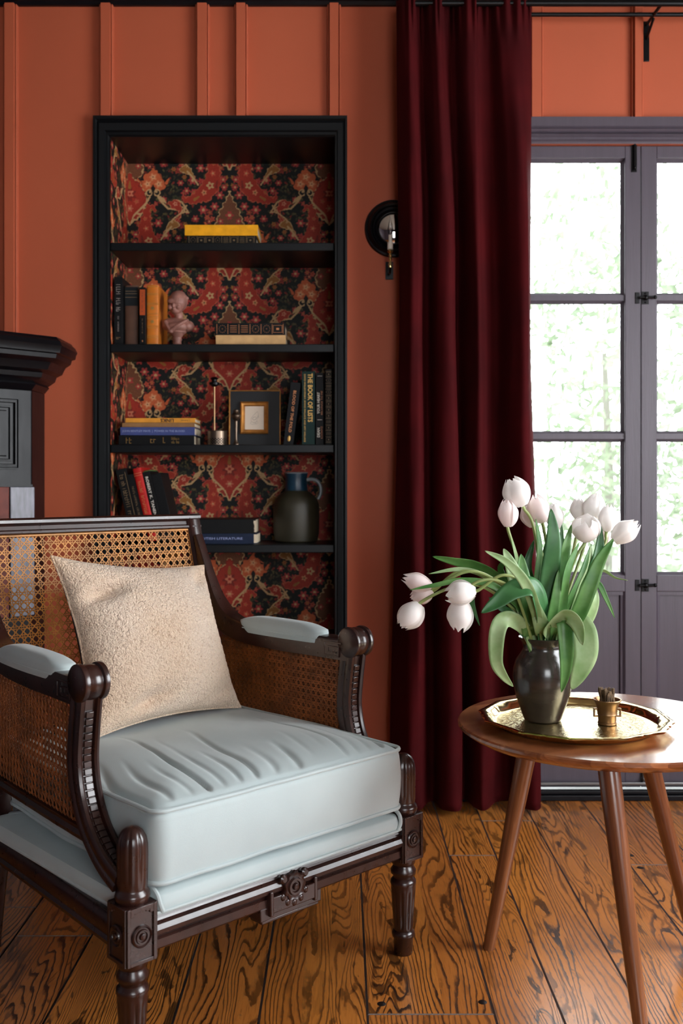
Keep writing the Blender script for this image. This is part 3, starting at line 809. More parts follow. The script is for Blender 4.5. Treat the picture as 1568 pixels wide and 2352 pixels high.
# second shelf
g2 = 'books standing at the left of the second shelf'
r, w_, h_ = px_book_stand('black book with white spine lettering, leftmost on the second shelf', g2, 262, 281, 636, SH[1], .15, (20, 22, 26), Y=WY+.02)
marks(r, w_*.25, w_*.75, h_*.46, h_*.92, white_dim, 1, vertical=True); marks(r, w_*.42, w_*.62, h_*.18, h_*.42, white_dim, 2, vertical=True); marks(r, w_*.25, w_*.75, h_*.05, h_*.11, dim_l, 3, vertical=True)
r, w_, h_ = px_book_stand('faded brown book with a dark upper spine, beside the black lettered book', g2, 287, 317, 656, SH[1], .16, (84, 58, 46), Y=WY+.05, round_spine=True)
MB().box(.0006, w_-.0006, -.0048, .0005, h_*.66, h_*.97).build('spine_label', bmat((24, 30, 34)), r, smooth=False); bands(r, [h_*.80, h_*.86, h_*.9], w_, dim_l, y=-.0052)
r, w_, h_ = px_book_stand('slim black book with an orange spine label, beside the gold leather book', g2, 320, 334, 660, SH[1], .14, (18, 16, 18))
MB().box(.0012, w_-.0012, -.0005, .0004, h_*.52, h_*.96).build('spine_label', bmat((170, 74, 34)), r, smooth=False)
marks(r, w_*.35, w_*.65, h_*.56, h_*.92, dark_l, 4, y=-.0009, vertical=True); marks(r, w_*.42, w_*.58, h_*.20, h_*.46, dim_l, 5, vertical=True); MB().box(w_/2-.0015, w_/2+.0015, -.0006, .0003, h_*.06, h_*.09).build('emblem', orange_l, r, smooth=False)
r, w_, h_ = px_book_stand('thick golden orange leather book with gilt bands, beside the bust', g2, 337, 364, 655, SH[1], .17, (196, 112, 36), Y=WY+.06, round_spine=True, rough=.35)
bands(r, [h_*q for q in (.04, .14, .17, .30, .33, .45, .48, .53, .68, .70, .84, .86, .97)], w_, gold_l, y=-.0052)
for q in (.40, .62): MB().lathe([(.0052, 0), (.0052, .001), (.003, .001), (.003, .0016), (.001, .0016)], 16).build('gilt_rosette', gold_l, r, loc=(w_/2, -.0040, h_*q), rot=(R90, 0, 0))
g3 = 'books lying at the right of the second shelf'
r, w_, h_ = px_book_lie('cream book lying with its pages facing out, under a black gilt book', g3, 495, 656, 766, 790, SH[1]+.0003, .17, (198, 158, 108), pages_front=False)
r, w_, h2 = px_book_lie('black book with ornate gilt spine lying on the cream book', g3, 493, 655, 738, 766, SH[1]+h_, .165, (20, 22, 24)); ornate(r, w_, h2, orange_l, 6, 8)
# third shelf
g4 = 'books stacked at the left of the third shelf'; z = SH[2]+.0003
r, w_, h_ = px_book_lie('black book with broken gold lettering, lowest of the stack on the third shelf', g4, 272, 446, 998, 1020, z, .16, (16, 17, 20))
marks(r, w_*.10, w_*.19, h_*.15, h_*.75, gold_l, 6); marks(r, w_*.42, w_*.64, h_*.2, h_*.8, gold_l, 7); marks(r, w_*.70, w_*.82, h_*.52, h_*.82, gold_l, 8); marks(r, w_*.70, w_*.82, h_*.15, h_*.45, gold_l, 9); z += h_
r, w_, h_ = px_book_lie('slate blue book in the stack, lying on the black one', g4, 276, 447, 979, 998, z, .165, (62, 72, 122))
lettering('JOHN BENTLEY MAYS  |  POWER IN THE BLOOD', .009, w_*.84, blueink, r, (w_*.45, -.0006, h_*.5), RV); z += h_
r, w_, h_ = px_book_lie('thin tan book in the stack, between the blue and the yellow ones', g4, 280, 447, 968.5, 979, z, .15, (142, 104, 66), Y=BY+.006); z += h_
r, w_, h_ = px_book_lie('thin golden yellow book on top of the stack on the third shelf', g4, 288, 448, 958, 968.5, z, .14, (214, 146, 52), Y=BY+.006)
lettering('LINKS', .0155, w_*.19, dark_l, r, (w_*.60, -.0006, h_*.5), (R90, math.pi, 0), bold=.0003); marks(r, w_*.80, w_*.93, h_*.32, h_*.68, dark_l, 10)
g5 = 'books standing at the right of the third shelf'
r, w_, h_ = px_book_stand('black book leaning left against the framed sketch, copper title on its spine', g5, 653, 676, 876, SH[2], .15, (17, 17, 24), tilt=math.radians(7))
r.location = (P2X(650, BY), BY, SH[2]+.0003)
vert_text(r, 'BLOOD OF THE FOLD', w_*.5, h_*.54, .0125, h_*.66, orange_l, bold=.0002)
MB().lathe([(.0062, 0), (.0062, .0008), (.004, .0014), (.001, .0014)], 14, M=Matrix.Diagonal((.8, 1.5, 1, 1))).build('emblem', gold_l, r, loc=(w_*.5, -.0002, h_*.11), rot=(R90, 0, 0))
r, w_, h_ = px_book_stand('dark green book with large yellow title on its spine, on the third shelf', g5, 693, 723, 853, SH[2], .16, (16, 52, 48))
vert_text(r, 'THE BOOK OF LISTS', w_*.62, h_*.64, .021, h_*.66, gold_l, bold=.0004); vert_text(r, "DAVID WALLECHINSKY, IRVING WALLACE AND AMY WALLACE", w_*.22, h_*.5, .0075, h_*.92, gold_l)
r, w_, h_ = px_book_stand('black book with white title, right of the green book', g5, 725, 743, 856, SH[2], .15, (16, 16, 18))
vert_text(r, 'YOUR HEART', w_*.36, h_*.58, .011, h_*.30, white_l, up=True, bold=.0003); vert_text(r, 'BELONGS TO ME', w_*.78, h_*.58, .008, h_*.33, orange_l, up=True)
vert_text(r, 'DEAN', w_*.36, h_*.17, .012, h_*.13, white_l, up=True, bold=.0003); vert_text(r, 'KOONTZ', w_*.78, h_*.17, .009, h_*.17, orange_l, up=True)
for q in (.345, .95): MB().box(w_*.2, w_*.8, -.0006, .0003, h_*q, h_*(q+.005)).build('rule_line', white_l, r, smooth=False)
marks(r, w_*.3, w_*.6, h_*.88, h_*.93, orange_l, 14)
r, w_, h_ = px_book_stand('black gilt-banded book at the right end of the third shelf', g5, 745, 764, 848, SH[2], .16, (20, 17, 16), round_spine=True)
ornate(r, h_, w_, dim_l, 12, 5, lie=False)
# fourth shelf
g6 = 'books leaning at the left of the fourth shelf'; tl = math.radians(-13)
def lean(label, px, wpx, hpx, cover, **kw):
    Y = kw.pop('Y', BY); w_ = wpx*Y/F; h_ = hpx*Y/F
    r = book(label, g6, (P2X(px, Y), Y, SH[3]+.0003+w_*math.sin(-tl)*0), w_, h_, .15, cover, tilt=tl, **kw)
    r.location.z = SH[3]+w_*math.sin(abs(tl))+.0003; return r, w_, h_
r, w_, h_ = lean('black leaning book with a gold rule and dim lettering, leftmost on the fourth shelf', 303, 24, 168, (18, 19, 21))
marks(r, w_*.25, w_*.65, h_*.14, h_*.92, dim_l, 11, vertical=True); MB().box(w_*.8, w_*.84, -.0005, .0003, h_*.12, h_*.95).build('rule_line', dim_l, r, smooth=False)
r, w_, h_ = lean('slim black leaning book between the leftmost one and the red one', 326, 16, 158, (20, 22, 26)); marks(r, w_*.35, w_*.68, h_*.2, h_*.82, dim_l, 12, vertical=True)
r, w_, h_ = lean('red leaning book on the fourth shelf', 343, 19, 172, (176, 30, 26), round_spine=True); marks(r, w_*.3, w_*.7, h_*.25, h_*.82, orange_l, 13, y=-.0048, vertical=True); bands(r, [h_*.9, h_*.93], w_, orange_l, y=-.0048)
r, w_, h_ = lean('black leaning book with pale capital lettering and a green top edge', 363, 18, 164, (18, 20, 22)); vert_text(r, 'ROBERT K. TANENBAUM', w_*.42, h_*.56, .012, h_*.74, white_l, bold=.0003)
MB().box(.002, w_-.001, .02, .14, h_-.0042, h_+.004).build('green_flap', bmat((86, 112, 62)), r, smooth=False)
r, w_, h_ = lean('plain black leaning book, rightmost of the leaning row on the fourth shelf', 382, 22, 158, (18, 21, 26))
g7 = 'books lying on the fourth shelf'
r, w_, h_ = px_book_lie('navy blue book lying on the fourth shelf with silver lettering', g7, 424, 590, 1226, 1250, SH[3]+.0003, .17, (30, 44, 74))
lettering('BRITISH LITERATURE', .0105, w_*.60, blueink, r, (w_*.50, -.0006, h_*.5), RV)
m = MB().box(w_-.010, w_+.0006, -.0006, .12, .003, h_-.003); m.build('page_edge', M['paper'], r, smooth=False)
r, w_, h2 = px_book_lie('black book with a frayed cream edge lying on the navy book', g7, 420, 587, 1192, 1225, SH[3]+h_, .165, (15, 16, 19))
m = MB(); rs = random.Random(4)
for q in range(8): zq = h2*(.1+.1*q); m.box(w_-.004-rs.random()*.003, w_+.0005, -.0008, .01, zq, zq+h2*.09)
m.build('frayed_edge', M['paper'], r, smooth=False)

# ---------------------------------------------------------------- things on the shelves
# terracotta child bust
Yb = WY+.09; bx_, zb = P2X(407, Yb), SH[1]; s_ = Yb/F
b = empty('bust', (bx_, Yb, zb)); tag(b, 'small reddish stone bust of a child standing beside the gold leather book', 'bust')
clay = mat('reddish_stone', (142, 96, 84), .55, var=.25, vscale=30, bump=.3, bscale=90, bdist=.001)
m = MB(); U = .0014
def e(x, y, z, rx, ry, rz, rot=0):   # pixels relative to the base centre, towards the viewer = -y
    T = Matrix.Translation((x*U, y*U, z*U)) @ Matrix.Rotation(math.radians(rot), 4, 'Y') @ Matrix.Diagonal((rx*U, ry*U, rz*U, 1))
    m.lathe([(math.sin(math.pi*i/14) if 0 < i < 14 else .002, -math.cos(math.pi*i/14)) for i in range(15)], 24, T)
e(2, 0, 108, 22, 24, 25, 8); e(-2, -3, 96, 17, 19, 20, 8); e(-3, -13, 84, 9, 8, 7)            # skull, face, chin
e(-6, -21, 95, 3, 4, 5); e(-14, -17, 92, 6, 5, 6); e(5, -18, 92, 6, 5, 6); e(-5, -20, 87, 4.5, 3, 2)   # nose, cheeks, mouth
e(-6, -17, 106, 15, 6, 7)                                                                 # brow
e(3, 4, 74, 10, 11, 16)                                                                   # neck
for i in range(26):
    a = random.Random(i).uniform(0, 6.28); c_ = random.Random(i+50).uniform(.15, 1)
    e(2+math.cos(a)*20*c_, 4+math.sin(a)*20*c_*.9, 112+16*math.sqrt(max(0, 1-c_*c_)), 6, 6, 5)
e(0, 4, 55, 38, 20, 15, 6); e(-22, 2, 52, 14, 16, 12); e(24, 2, 50, 15, 16, 13, -20); e(0, -4, 48, 27, 18, 14); e(0, 0, 38, 22, 15, 10)
for i in range(12): t_ = i/11; e(24-40*t_, -12-8*math.sin(t_*3), 62-26*t_, 5, 5, 4)             # folds of drapery
for i in range(9): t_ = i/8; e(-26+14*t_, -10-6*t_, 58-22*t_, 5, 5, 5)
m.lathe([(x*U, zz*U) for x, zz in ((0.1, 20), (10, 20), (10, 24), (13, 28), (18, 36), (16, 40), (.1, 40))], 24)
o = m.build('figure', clay, b); md = o.modifiers.new('remesh', 'REMESH'); md.mode = 'VOXEL'; md.voxel_size = .0011; md.use_smooth_shade = True
md2 = o.modifiers.new('smooth', 'SMOOTH'); md2.factor = .5; md2.iterations = 1
MB().lathe([(x*U, zz*U) for x, zz in ((.1, 0), (15, 0), (15, 3), (13, 5), (10, 8), (9, 15), (11, 19), (11, 21), (.1, 21))], 28).build('pedestal', clay, b)

# framed sketch
Yp = WY+.10; x0, x1, z1 = P2X(525, Yp), P2X(644, Yp), P2Z(896, Yp); fw = x1-x0; fh = z1-SH[2]
fr = empty('framed_sketch', ((x0+x1)/2, Yp, SH[2]+.0003)); tag(fr, 'small pencil sketch in a gold frame on a wide black mount', 'picture frame')
fr.rotation_euler = (math.radians(-3), 0, 0)
goldf = mat('gilt_frame', (168, 112, 50), .35, metal=.6, var=.3, vscale=40)
MB().box(-fw/2, fw/2, 0, .012, 0, fh).build('backing_board', mat('black_mount', (13, 15, 19), .6), fr, smooth=False)
m = MB(); q = .0045
for (a, b_, c_, d_) in ((-fw/2, -fw/2+q, 0, fh), (fw/2-q*.7, fw/2, 0, fh), (-fw/2, fw/2, fh-q*.7, fh), (-fw/2, fw/2, 0, q*.5)): m.box(a, b_, -.004, .0125, c_, d_)
m.build('outer_frame', goldf, fr, bevel=.0008)
px2 = lambda v: (v-584.5)*Yp/F
pz2 = lambda v: P2Z(v, Yp)-SH[2]
ix0, ix1, iz0, iz1 = px2(552), px2(616), pz2(997), pz2(923); b_ = .0145
prof = [(0, 0), (0, -.010), (.003, -.013), (.006, -.010), (.010, -.009), (.0125, -.006), (b_, -.004), (b_, 0)]
m = MB(); m.grid([[(ix0+s, y, iz0+s), (ix0+s, y, iz1-s), (ix1-s, y, iz1-s), (ix1-s, y, iz0+s)] for s, y in prof], closed_v=True); m.build('inner_frame', goldf, fr, angle=20)
MB().box(ix0+b_-.001, ix1-b_+.001, -.003, 0, iz0+b_-.001, iz1-b_+.001).build('paper', mat('sketch_paper', (206, 190, 172), .8), fr, smooth=False)
m = MB(); cx, cz = (ix0+ix1)/2, (iz0+iz1)/2; S = .0011
def ln(pts, r=.00028): m.tube(catmull([(cx+x*S, -.0032, cz+y*S) for x, y in pts], 5), r, 5)
ln([(-12, -16), (-8, -19), (2, -19), (10, -16), (8, -11), (0, -13), (-9, -12), (-12, -16)]); ln([(-9, -12), (-10, -2), (-4, 6), (3, 14), (9, 19)])
ln([(9, 19), (12, 10), (10, 2), (7, -8), (8, -11)]); ln([(-6, -2), (0, 3), (6, 0), (3, -5), (-3, -6), (-6, -2)], .0004); ln([(9, 6), (12, 4), (11, 0)]); ln([(-4, -15), (2, -16), (6, -14)], .0004)
m.build('pencil_drawing', mat('pencil', (70, 64, 62), .8), fr)

# turned metal pestle in front of the frame, perforated pot with a rod
Yq = WY+.05; s_ = Yq/F
t = empty('candle_snuffer', (P2X(542, Yq), Yq, SH[2]+.0003)); tag(t, 'slender turned metal stand with a ball knob, in front of the framed sketch', 'metal stand')
m = MB(); pr = [(.1, 0), (8, 0), (8, 2), (5, 5), (3.2, 12), (2.6, 25), (3, 40), (3.6, 52), (3.4, 55), (6, 57), (3.5, 59)]
m.lathe([(a*s_, z*s_) for a, z in pr], 20); m.build('stem', M['pewter'], t)
m = MB(); m.lathe([(a*s_, z*s_) for a, z in ((.1, 58), (6, 59), (10.5, 64), (11, 68), (8, 72), (4.5, 75), (6.5, 77), (6, 80), (2, 82), (.1, 82))], 20); m.build('ball_knob', M['pewter'], t)
t = empty('perforated_pot', (P2X(499, Yq+.02), Yq+.02, SH[2]+.0003)); tag(t, 'squat perforated metal pot with a tall rod, beside the framed sketch', 'pot')
m = MB(); R_ = .031; hh = .045; nn = 40
for i in range(nn):
    for j in range(12):
        a0, a1 = 2*math.pi*i/nn, 2*math.pi*(i+1)/nn; za, zb_ = hh*j/12, hh*(j+1)/12
        if 1 <= j <= 5 and (i+j) % 2 == 0: continue
        m.add([(R_*math.cos(a), R_*math.sin(a), zz) for a, zz in ((a0, za), (a1, za), (a1, zb_), (a0, zb_))], [(0, 1, 2, 3)])
m.lathe([(R_, 0), (R_+.001, .0), (R_+.001, .002), (R_, .002)], 40, cap=False); m.lathe([(R_, hh), (R_+.0012, hh+.001), (R_, hh+.002), (R_-.001, hh)], 40, cap=False); m.lathe([(.001, .001), (R_, .001)], 40, cap=False)
m.build('pot_body', M['pewter'], t, angle=60)
MB().lathe([(.001, .03), (R_-.002, .03), (R_-.002, .002), (.001, .002)], 24, cap=False).build('inner_cup', M['iron'], t)
m = MB(); m.tube([(-.010, 0, .02), (-.010, 0, .205)], .003, 10); m.build('rod', M['oldbrass'], t)
m = MB(); m.lathe([(.001, .190), (.006, .190), (.016, .196), (.017, .203), (.008, .207), (.009, .213), (.014, .216), (.008, .221), (.001, .221)], 20, M=Matrix.Translation((-.010, 0, 0))); m.build('knob', M['iron'], t)

# stoneware jug
Yj = WY+.14; s_ = Yj/F
t = empty('jug', (P2X(680, Yj), Yj, SH[3]+.0003)); tag(t, 'dark olive jug with a blue neck and grey handle on the fourth shelf', 'jug')
m = MB(); m.lathe([(a*s_, z*s_) for a, z in ((.1, 0), (44, 0), (49, 4), (52, 20), (53, 60), (52, 85), (47, 100), (36, 111), (28, 116), (27, 118), (24, 118), (24, 112), (.1, 112))], 48)
m.build('body', mat('olive_glaze', (48, 44, 30), .5, var=.2, vscale=14), t)
m = MB(); m.lathe([(a*s_, z*s_) for a, z in ((27, 117), (25.5, 122), (25, 150), (26, 154), (26, 158), (23, 158), (22.5, 122), (22.5, 117))], 40, cap=False); m.build('neck', mat('blue_glaze', (18, 52, 72), .35, var=.2, vscale=20), t)
m = MB(); m.lathe([(a*s_, z*s_) for a, z in ((26, 157), (27, 158.5), (26, 160), (23, 160), (22.5, 158))], 40, cap=False); m.build('rim', mat('grey_rim', (120, 124, 128), .35), t)
m = MB(); m.tube(catmull([(x*s_, -.004, z*s_) for x, z in ((24, 143), (38, 144), (50, 138), (56, 126), (56, 112), (50, 98))], 6), [.0062]*31, 10); m.build('handle', mat('grey_handle', (112, 116, 118), .4), t)

# ---------------------------------------------------------------- corner fireplace
P1 = Vector((P2X(103), 0, 0)); P1.y = F*abs(P1.x)/(CX-73)
fp = empty('fireplace', (P1.x-.3, P1.y-.1, 0)); tag(fp, 'black painted corner fireplace with a heavy moulded mantel, behind the armchair', 'fireplace')
A45 = math.radians(45)
def fp_pt(s, out, z):     # s along the canted front from the right corner, out = towards the room
    return (P1.x-s*math.cos(A45)+out*math.sin(A45), P1.y-s*math.sin(A45)-out*math.cos(A45), z)
LS = 1.0
m = MB(); ft = .0
plan = [(P1.x, WY-.0005), (P1.x, P1.y), fp_pt(LS, 0, 0)[:2], (XL+.0005, fp_pt(LS, 0, 0)[1]+.02), (XL+.0005, WY-.0005)]
m.prism(plan, 0, P2Z(905)); L(m, 'chimney_breast', M['black'], fp, smooth=False, bevel=.003)
# mantel: stepped profile swept round the corner
prof = [(0, 905), (4, 900), (10, 893), (8, 889), (16, 884), (24, 878), (27, 868), (40, 862), (44, 853), (48, 846), (60, 838), (62, 829), (70, 827), (72, 818), (75, 812), (70, 801), (64, 796), (62, 792)]
def mant_ring(o_, z):
    c1 = (P1.x+o_, WY-.0005, z); k2 = o_*math.tan(math.radians(22.5))
    c2 = (P1.x+o_, P1.y-k2, z)
    e_ = fp_pt(LS, o_, z); c3 = (e_[0]-k2*0, e_[1], z)
    return [c1, c2, c3]
m = MB(); m.grid([mant_ring(o_*WY/F, P2Z(py)) for o_, py in prof]); top = mant_ring(62*WY/F, P2Z(792))
m.add([top[0], top[1], top[2], (XL+.0005, top[2][1], top[2][2]), (XL+.0005, WY-.0005, top[2][2])], [(0, 1, 2, 3, 4)])
L(m, 'mantel', M['black'], fp, angle=25)
# framed panel on the front
def rect_ring(s0, s1, z0, z1, prof, m):
    m.grid([[fp_pt(s0+d, o_, z0+d), fp_pt(s0+d, o_, z1-d), fp_pt(s1-d, o_, z1-d), fp_pt(s1-d, o_, z0+d)] for d, o_ in prof], closed_v=True)
m = MB(); rect_ring(.044, .245, 1.042, 1.256, [(0, 0), (0, .009), (.004, .009), (.006, .004), (.009, .004), (.010, .010), (.014, .010), (.016, .001), (.024, .001), (.025, .006), (.029, .006), (.031, .0005)], m); L(m, 'panel_moulding', M['black'], fp, angle=20)
m = MB(); rect_ring(.044+.038, .245-.038, 1.042+.038, 1.256-.038, [(0, 0), (.003, .007), (.05, .007)], m); L(m, 'raised_panel', M['black'], fp, angle=20)
def fbox(m, s0, s1, o0, o1, z0, z1):
    vs = [fp_pt(s, o_, z) for s in (s0, s1) for o_ in (o0, o1) for z in (z0, z1)]
    m.add(vs, [(0, 1, 3, 2), (4, 6, 7, 5), (0, 4, 5, 1), (2, 3, 7, 6), (0, 2, 6, 4), (1, 5, 7, 3)])
m = MB(); fbox(m, -.001, .40, .0, .004, .990, .9965); L(m, 'ledge', M['black'], fp, smooth=False)
m = MB(); fbox(m, -.006, .072, 0, .007, .60, .989); L(m, 'stone_facing', M['marble'], fp, bevel=.002, smooth=False)
m = MB(); fbox(m, .075, .40, 0, .005, .60, .989); L(m, 'clay_facing', M['terra'], fp, bevel=.002, smooth=False)

# ---------------------------------------------------------------- round mirror sconce
Ym = WY; cx_, cz_ = P2X(903), P2Z(526); sR = WY/F
sconce = empty('mirror_sconce', (cx_, WY, cz_)); tag(sconce, 'round black framed convex mirror sconce with a brass candle arm, half hidden by the curtain', 'wall sconce')
RF = Matrix.Rotation(R90, 4, 'X')      # lathe axis turned towards the room (-y)
m = MB(); m.lathe([(a*sR, z*sR) for a, z in ((36, 4), (36, 12), (39, 15), (42, 13), (44, 9), (48, 11), (50, 17), (54, 19), (57, 15), (60, 9), (64, 8), (66, 4), (66, 0.3), (20, 0.3))], 56, M=RF, cap=False); m.build('mirror_frame', M['black'], sconce)
m = MB(); m.lathe([(max(.0005, 36.5*sR*math.sin(a)/math.sin(.6)), (6+36*(math.cos(a)-math.cos(.6))/math.sin(.6)*.6)*sR) for a in [.6-.6*i/12 for i in range(13)]], 48, M=RF); m.build('convex_mirror', M['mirror'], sconce)
m = MB(); zz = lambda py: (P2Z(py, WY-.06)-cz_)
xq = P2X(896, WY-.06)-cx_
m.lathe([(.005, -.02), (.007, -.01), (.0035, 0), (.006, .006), (.004, .012), (.006, .018), (.004, .024), (.0095, .030), (.008, .034)], 20, M=Matrix.Translation((xq, -.06, zz(600)))); m.build('candle_cup', M['brass'], sconce)
m = MB(); m.tube(catmull([(xq, -.06, zz(600)-.02), (xq, -.05, zz(600)-.032), (xq, -.02, zz(600)-.03), (xq, -.002, zz(600)-.02)], 6), .0035, 8); m.box(xq-.012, xq+.012, -.006, -.0005, zz(600)-.045, zz(600)+.01); m.build('bracket', M['iron'], sconce)
m = MB(); m.lathe([(.0001, 0), (.0088, 0), (.0085, .022), (.0055, .023), (.0055, .045), (.001, .046)], 20, M=Matrix.Translation((xq, -.06, zz(573)))); m.build('candle_sleeve', M['white'], sconce)
m = MB(); m.lathe([(.0001, 0), (.006, .004), (.0085, .016), (.006, .032), (.002, .048), (.0006, .062)], 16, M=Matrix.Translation((xq, -.06, zz(573)+.046))); m.build('flame_bulb', M['glass'], sconce)

# ---------------------------------------------------------------- curtain rods and curtain
RZ = 2.452
def rod(name, label, Y, r, fin):
    t = empty(name, (.16, Y, RZ)); tag(t, label, 'curtain rod')
    m = MB(); m.tube([(.06, 0, 0), (1.72, 0, 0)], r, 14); m.build('pole', M['iron'], t)
    m = MB(); m.ball((1.735, 0, 0), r*2.2); m.build('finial', M['iron'], t)
    return t
t1 = rod('curtain_rod', 'black iron curtain rod above the glass doors, the nearer and upper one', 3.013, .0085, 1)
t2 = rod('curtain_rod', 'thin black iron curtain rod above the glass doors, the one closer to the wall', 3.085, .0065, 1)
bxx = .966-.16
m = MB(); m.box(bxx-.0095, bxx+.0095, .144-.002, .1468, -.115+.0, .012); m.tube([(bxx, .14, .0), (bxx, .0, -.004)], .0055, 8); m.tube([(bxx, .144, -.045), (bxx+.0, .07, -.012)], .0045, 8)
m.build('rod_bracket', M['iron'], t1, bevel=.003)
m = MB(); bx2 = 1.60
m.box(bx2-.0095, bx2+.0095, .142, .1468, -.105, .012); m.tube([(bx2, .14, 0), (bx2, 0, -.004)], .0055, 8); m.build('rod_bracket', M['iron'], t1, bevel=.003)

# velvet curtain: ridge positions measured left to right at mid height
def make_curtain():
    root = empty('curtain', (.37, 3.01, .02)); tag(root, 'long burgundy velvet curtain hanging in deep folds beside the glass doors', 'curtain')
    Yc = 3.02; px = lambda p: (p-CX)*Yc/F
    # (x px at top, x px at mid, x px at bottom, y offset) alternating ridges and valleys
    K = [(912, 918, 898, .05), (930, 940, 930, -.035), (946, 962, 960, -.045), (962, 976, 985, .03), (972, 992, 1000, .035), (992, 1004, 1014, -.04), (1006, 1040, 1052, -.05), (1030, 1053, 1066, .05),
         (1046, 1062, 1074, .052), (1060, 1078, 1090, -.030), (1086, 1098, 1112, -.05), (1100, 1122, 1142, .028), (1126, 1146, 1172, .045), (1148, 1170, 1196, -.02), (1180, 1200, 1222, -.05), (1204, 1216, 1236, -.02), (1222, 1224, 1243, .035)]
    nz = 110; NU = 220; P = []
    def cr(vals, t):
        n = len(vals)-1; x = t*n; i = min(n-1, int(x)); f = x-i
        a, b, c, d = vals[max(0, i-1)], vals[i], vals[i+1], vals[min(n, i+2)]
        return .5*((2*b)+(c-a)*f+(2*a-5*b+4*c-d)*f*f+(3*b-a-3*c+d)*f*f*f)
    for i in range(NU+1):
        u = i/NU; row = []
        for j in range(nz+1):
            v = j/nz; z = 2.478-v*(2.478-.022)
            wt = smoothstep(0, .35, v); wb = smoothstep(.4, 1, v)
            xs = [a+(b-a)*wt+(c-b)*wb for a, b, c, _ in K]
            x = px(cr(xs, u)); y = cr([k_[3] for k_ in K], u)
            amp = .50+.50*smoothstep(0.01, .3, v)
            y = y*amp+.012*noise.noise(Vector((u*9, v*3.2, 1)))*wt+.006*noise.noise(Vector((u*24, v*7, 5)))
            x += .007*noise.noise(Vector((u*7, v*4, 9)))*wt
            if v < .06: y += .010*math.sin(u*math.pi*40)*(1-v/.06)
            row.append((x-.37, Yc+y-3.01+.004, z-.02))
        P.append(row)
    m = MB(); m.grid(P); o = m.build('curtain_panel', M['velvet'], root, angle=180)
    s = o.modifiers.new('thickness', 'SOLIDIFY'); s.thickness = .003; s.offset = 0
    # stitched hem
    h = MB(); h.tube([(P[i][nz-4][0], P[i][nz-4][1]-.0022, P[i][nz-4][2]) for i in range(NU+1)], .0009, 5); h.build('hem_stitching', M['velvet'], root)
make_curtain()

# ---------------------------------------------------------------- armchair
CL = Vector((-.1095, 1.895, 0)); CRZ = math.atan2(.683, .730)     # middle of the front edge; local x = sideways, y = backwards
CM = Matrix.Translation(CL) @ Matrix.Rotation(CRZ, 4, 'Z')
ch = empty('armchair', CL, CRZ); tag(ch, 'carved dark wood armchair with woven cane panels and pale blue upholstered seat', 'armchair')
W = M['wood']
def rrect(x0, x1, y0, y1, r, n=8, dens=.012):
    """outline of a rounded rectangle, evenly subdivided"""
    pts = []
    cs = [(x1-r, y0+r, -90), (x1-r, y1-r, 0), (x0+r, y1-r, 90), (x0+r, y0+r, 180)]
    for i, (cx, cy, a) in enumerate(cs):
        arc = [(cx+r*math.cos(math.radians(a+90*k/n)), cy+r*math.sin(math.radians(a+90*k/n))) for k in range(n+1)]
        pts += arc
        nx_, ny_, na = cs[(i+1) % 4]; e = (nx_+r*math.cos(math.radians(na)), ny_+r*math.sin(math.radians(na)))
        d = math.hypot(e[0]-arc[-1][0], e[1]-arc[-1][1]); k_ = max(1, int(d/dens))
        pts += [(arc[-1][0]+(e[0]-arc[-1][0])*q/k_, arc[-1][1]+(e[1]-arc[-1][1])*q/k_) for q in range(1, k_)]
    out = []
    for p in pts:
        if not out or math.hypot(p[0]-out[-1][0], p[1]-out[-1][1]) > 1e-5: out.append(p)
    return out
def cushion(m, out, z0, z1, crown, bulge, nr=26, top=None, bottom_crown=0.0, M_=None):
    cx = sum(p[0] for p in out)/len(out); cy = sum(p[1] for p in out)/len(out); n = len(out)
    nrm = []
    for i in range(n):
        a, b = out[i-1], out[(i+1) % n]; dx, dy = b[0]-a[0], b[1]-a[1]; l = math.hypot(dx, dy); nrm.append((dy/l, -dx/l))
    rings = []
    for j in range(nr+1):
        k_ = max(.0008, j/nr); r = []
        for i, (x, y) in enumerate(out):
            X, Y_ = cx+(x-cx)*k_, cy+(y-cy)*k_; z = z1+crown*(1-k_**4)
            if top: z += top(X, Y_, k_)
            r.append((X, Y_, z))
        rings.append(r)
    for j in range(1, 9):
        t = j/8; r = []
        for i, (x, y) in enumerate(out):
            o_ = bulge*math.sin(math.pi*t); r.append((x+nrm[i][0]*o_, y+nrm[i][1]*o_, z1+(z0-z1)*t))
        rings.append(r)
    for k_ in (.7, .0008): rings.append([(cx+(x-cx)*k_, cy+(y-cy)*k_, z0-bottom_crown*(1-k_)) for x, y in out])
    m.grid(rings, closed_v=True, M=M_)
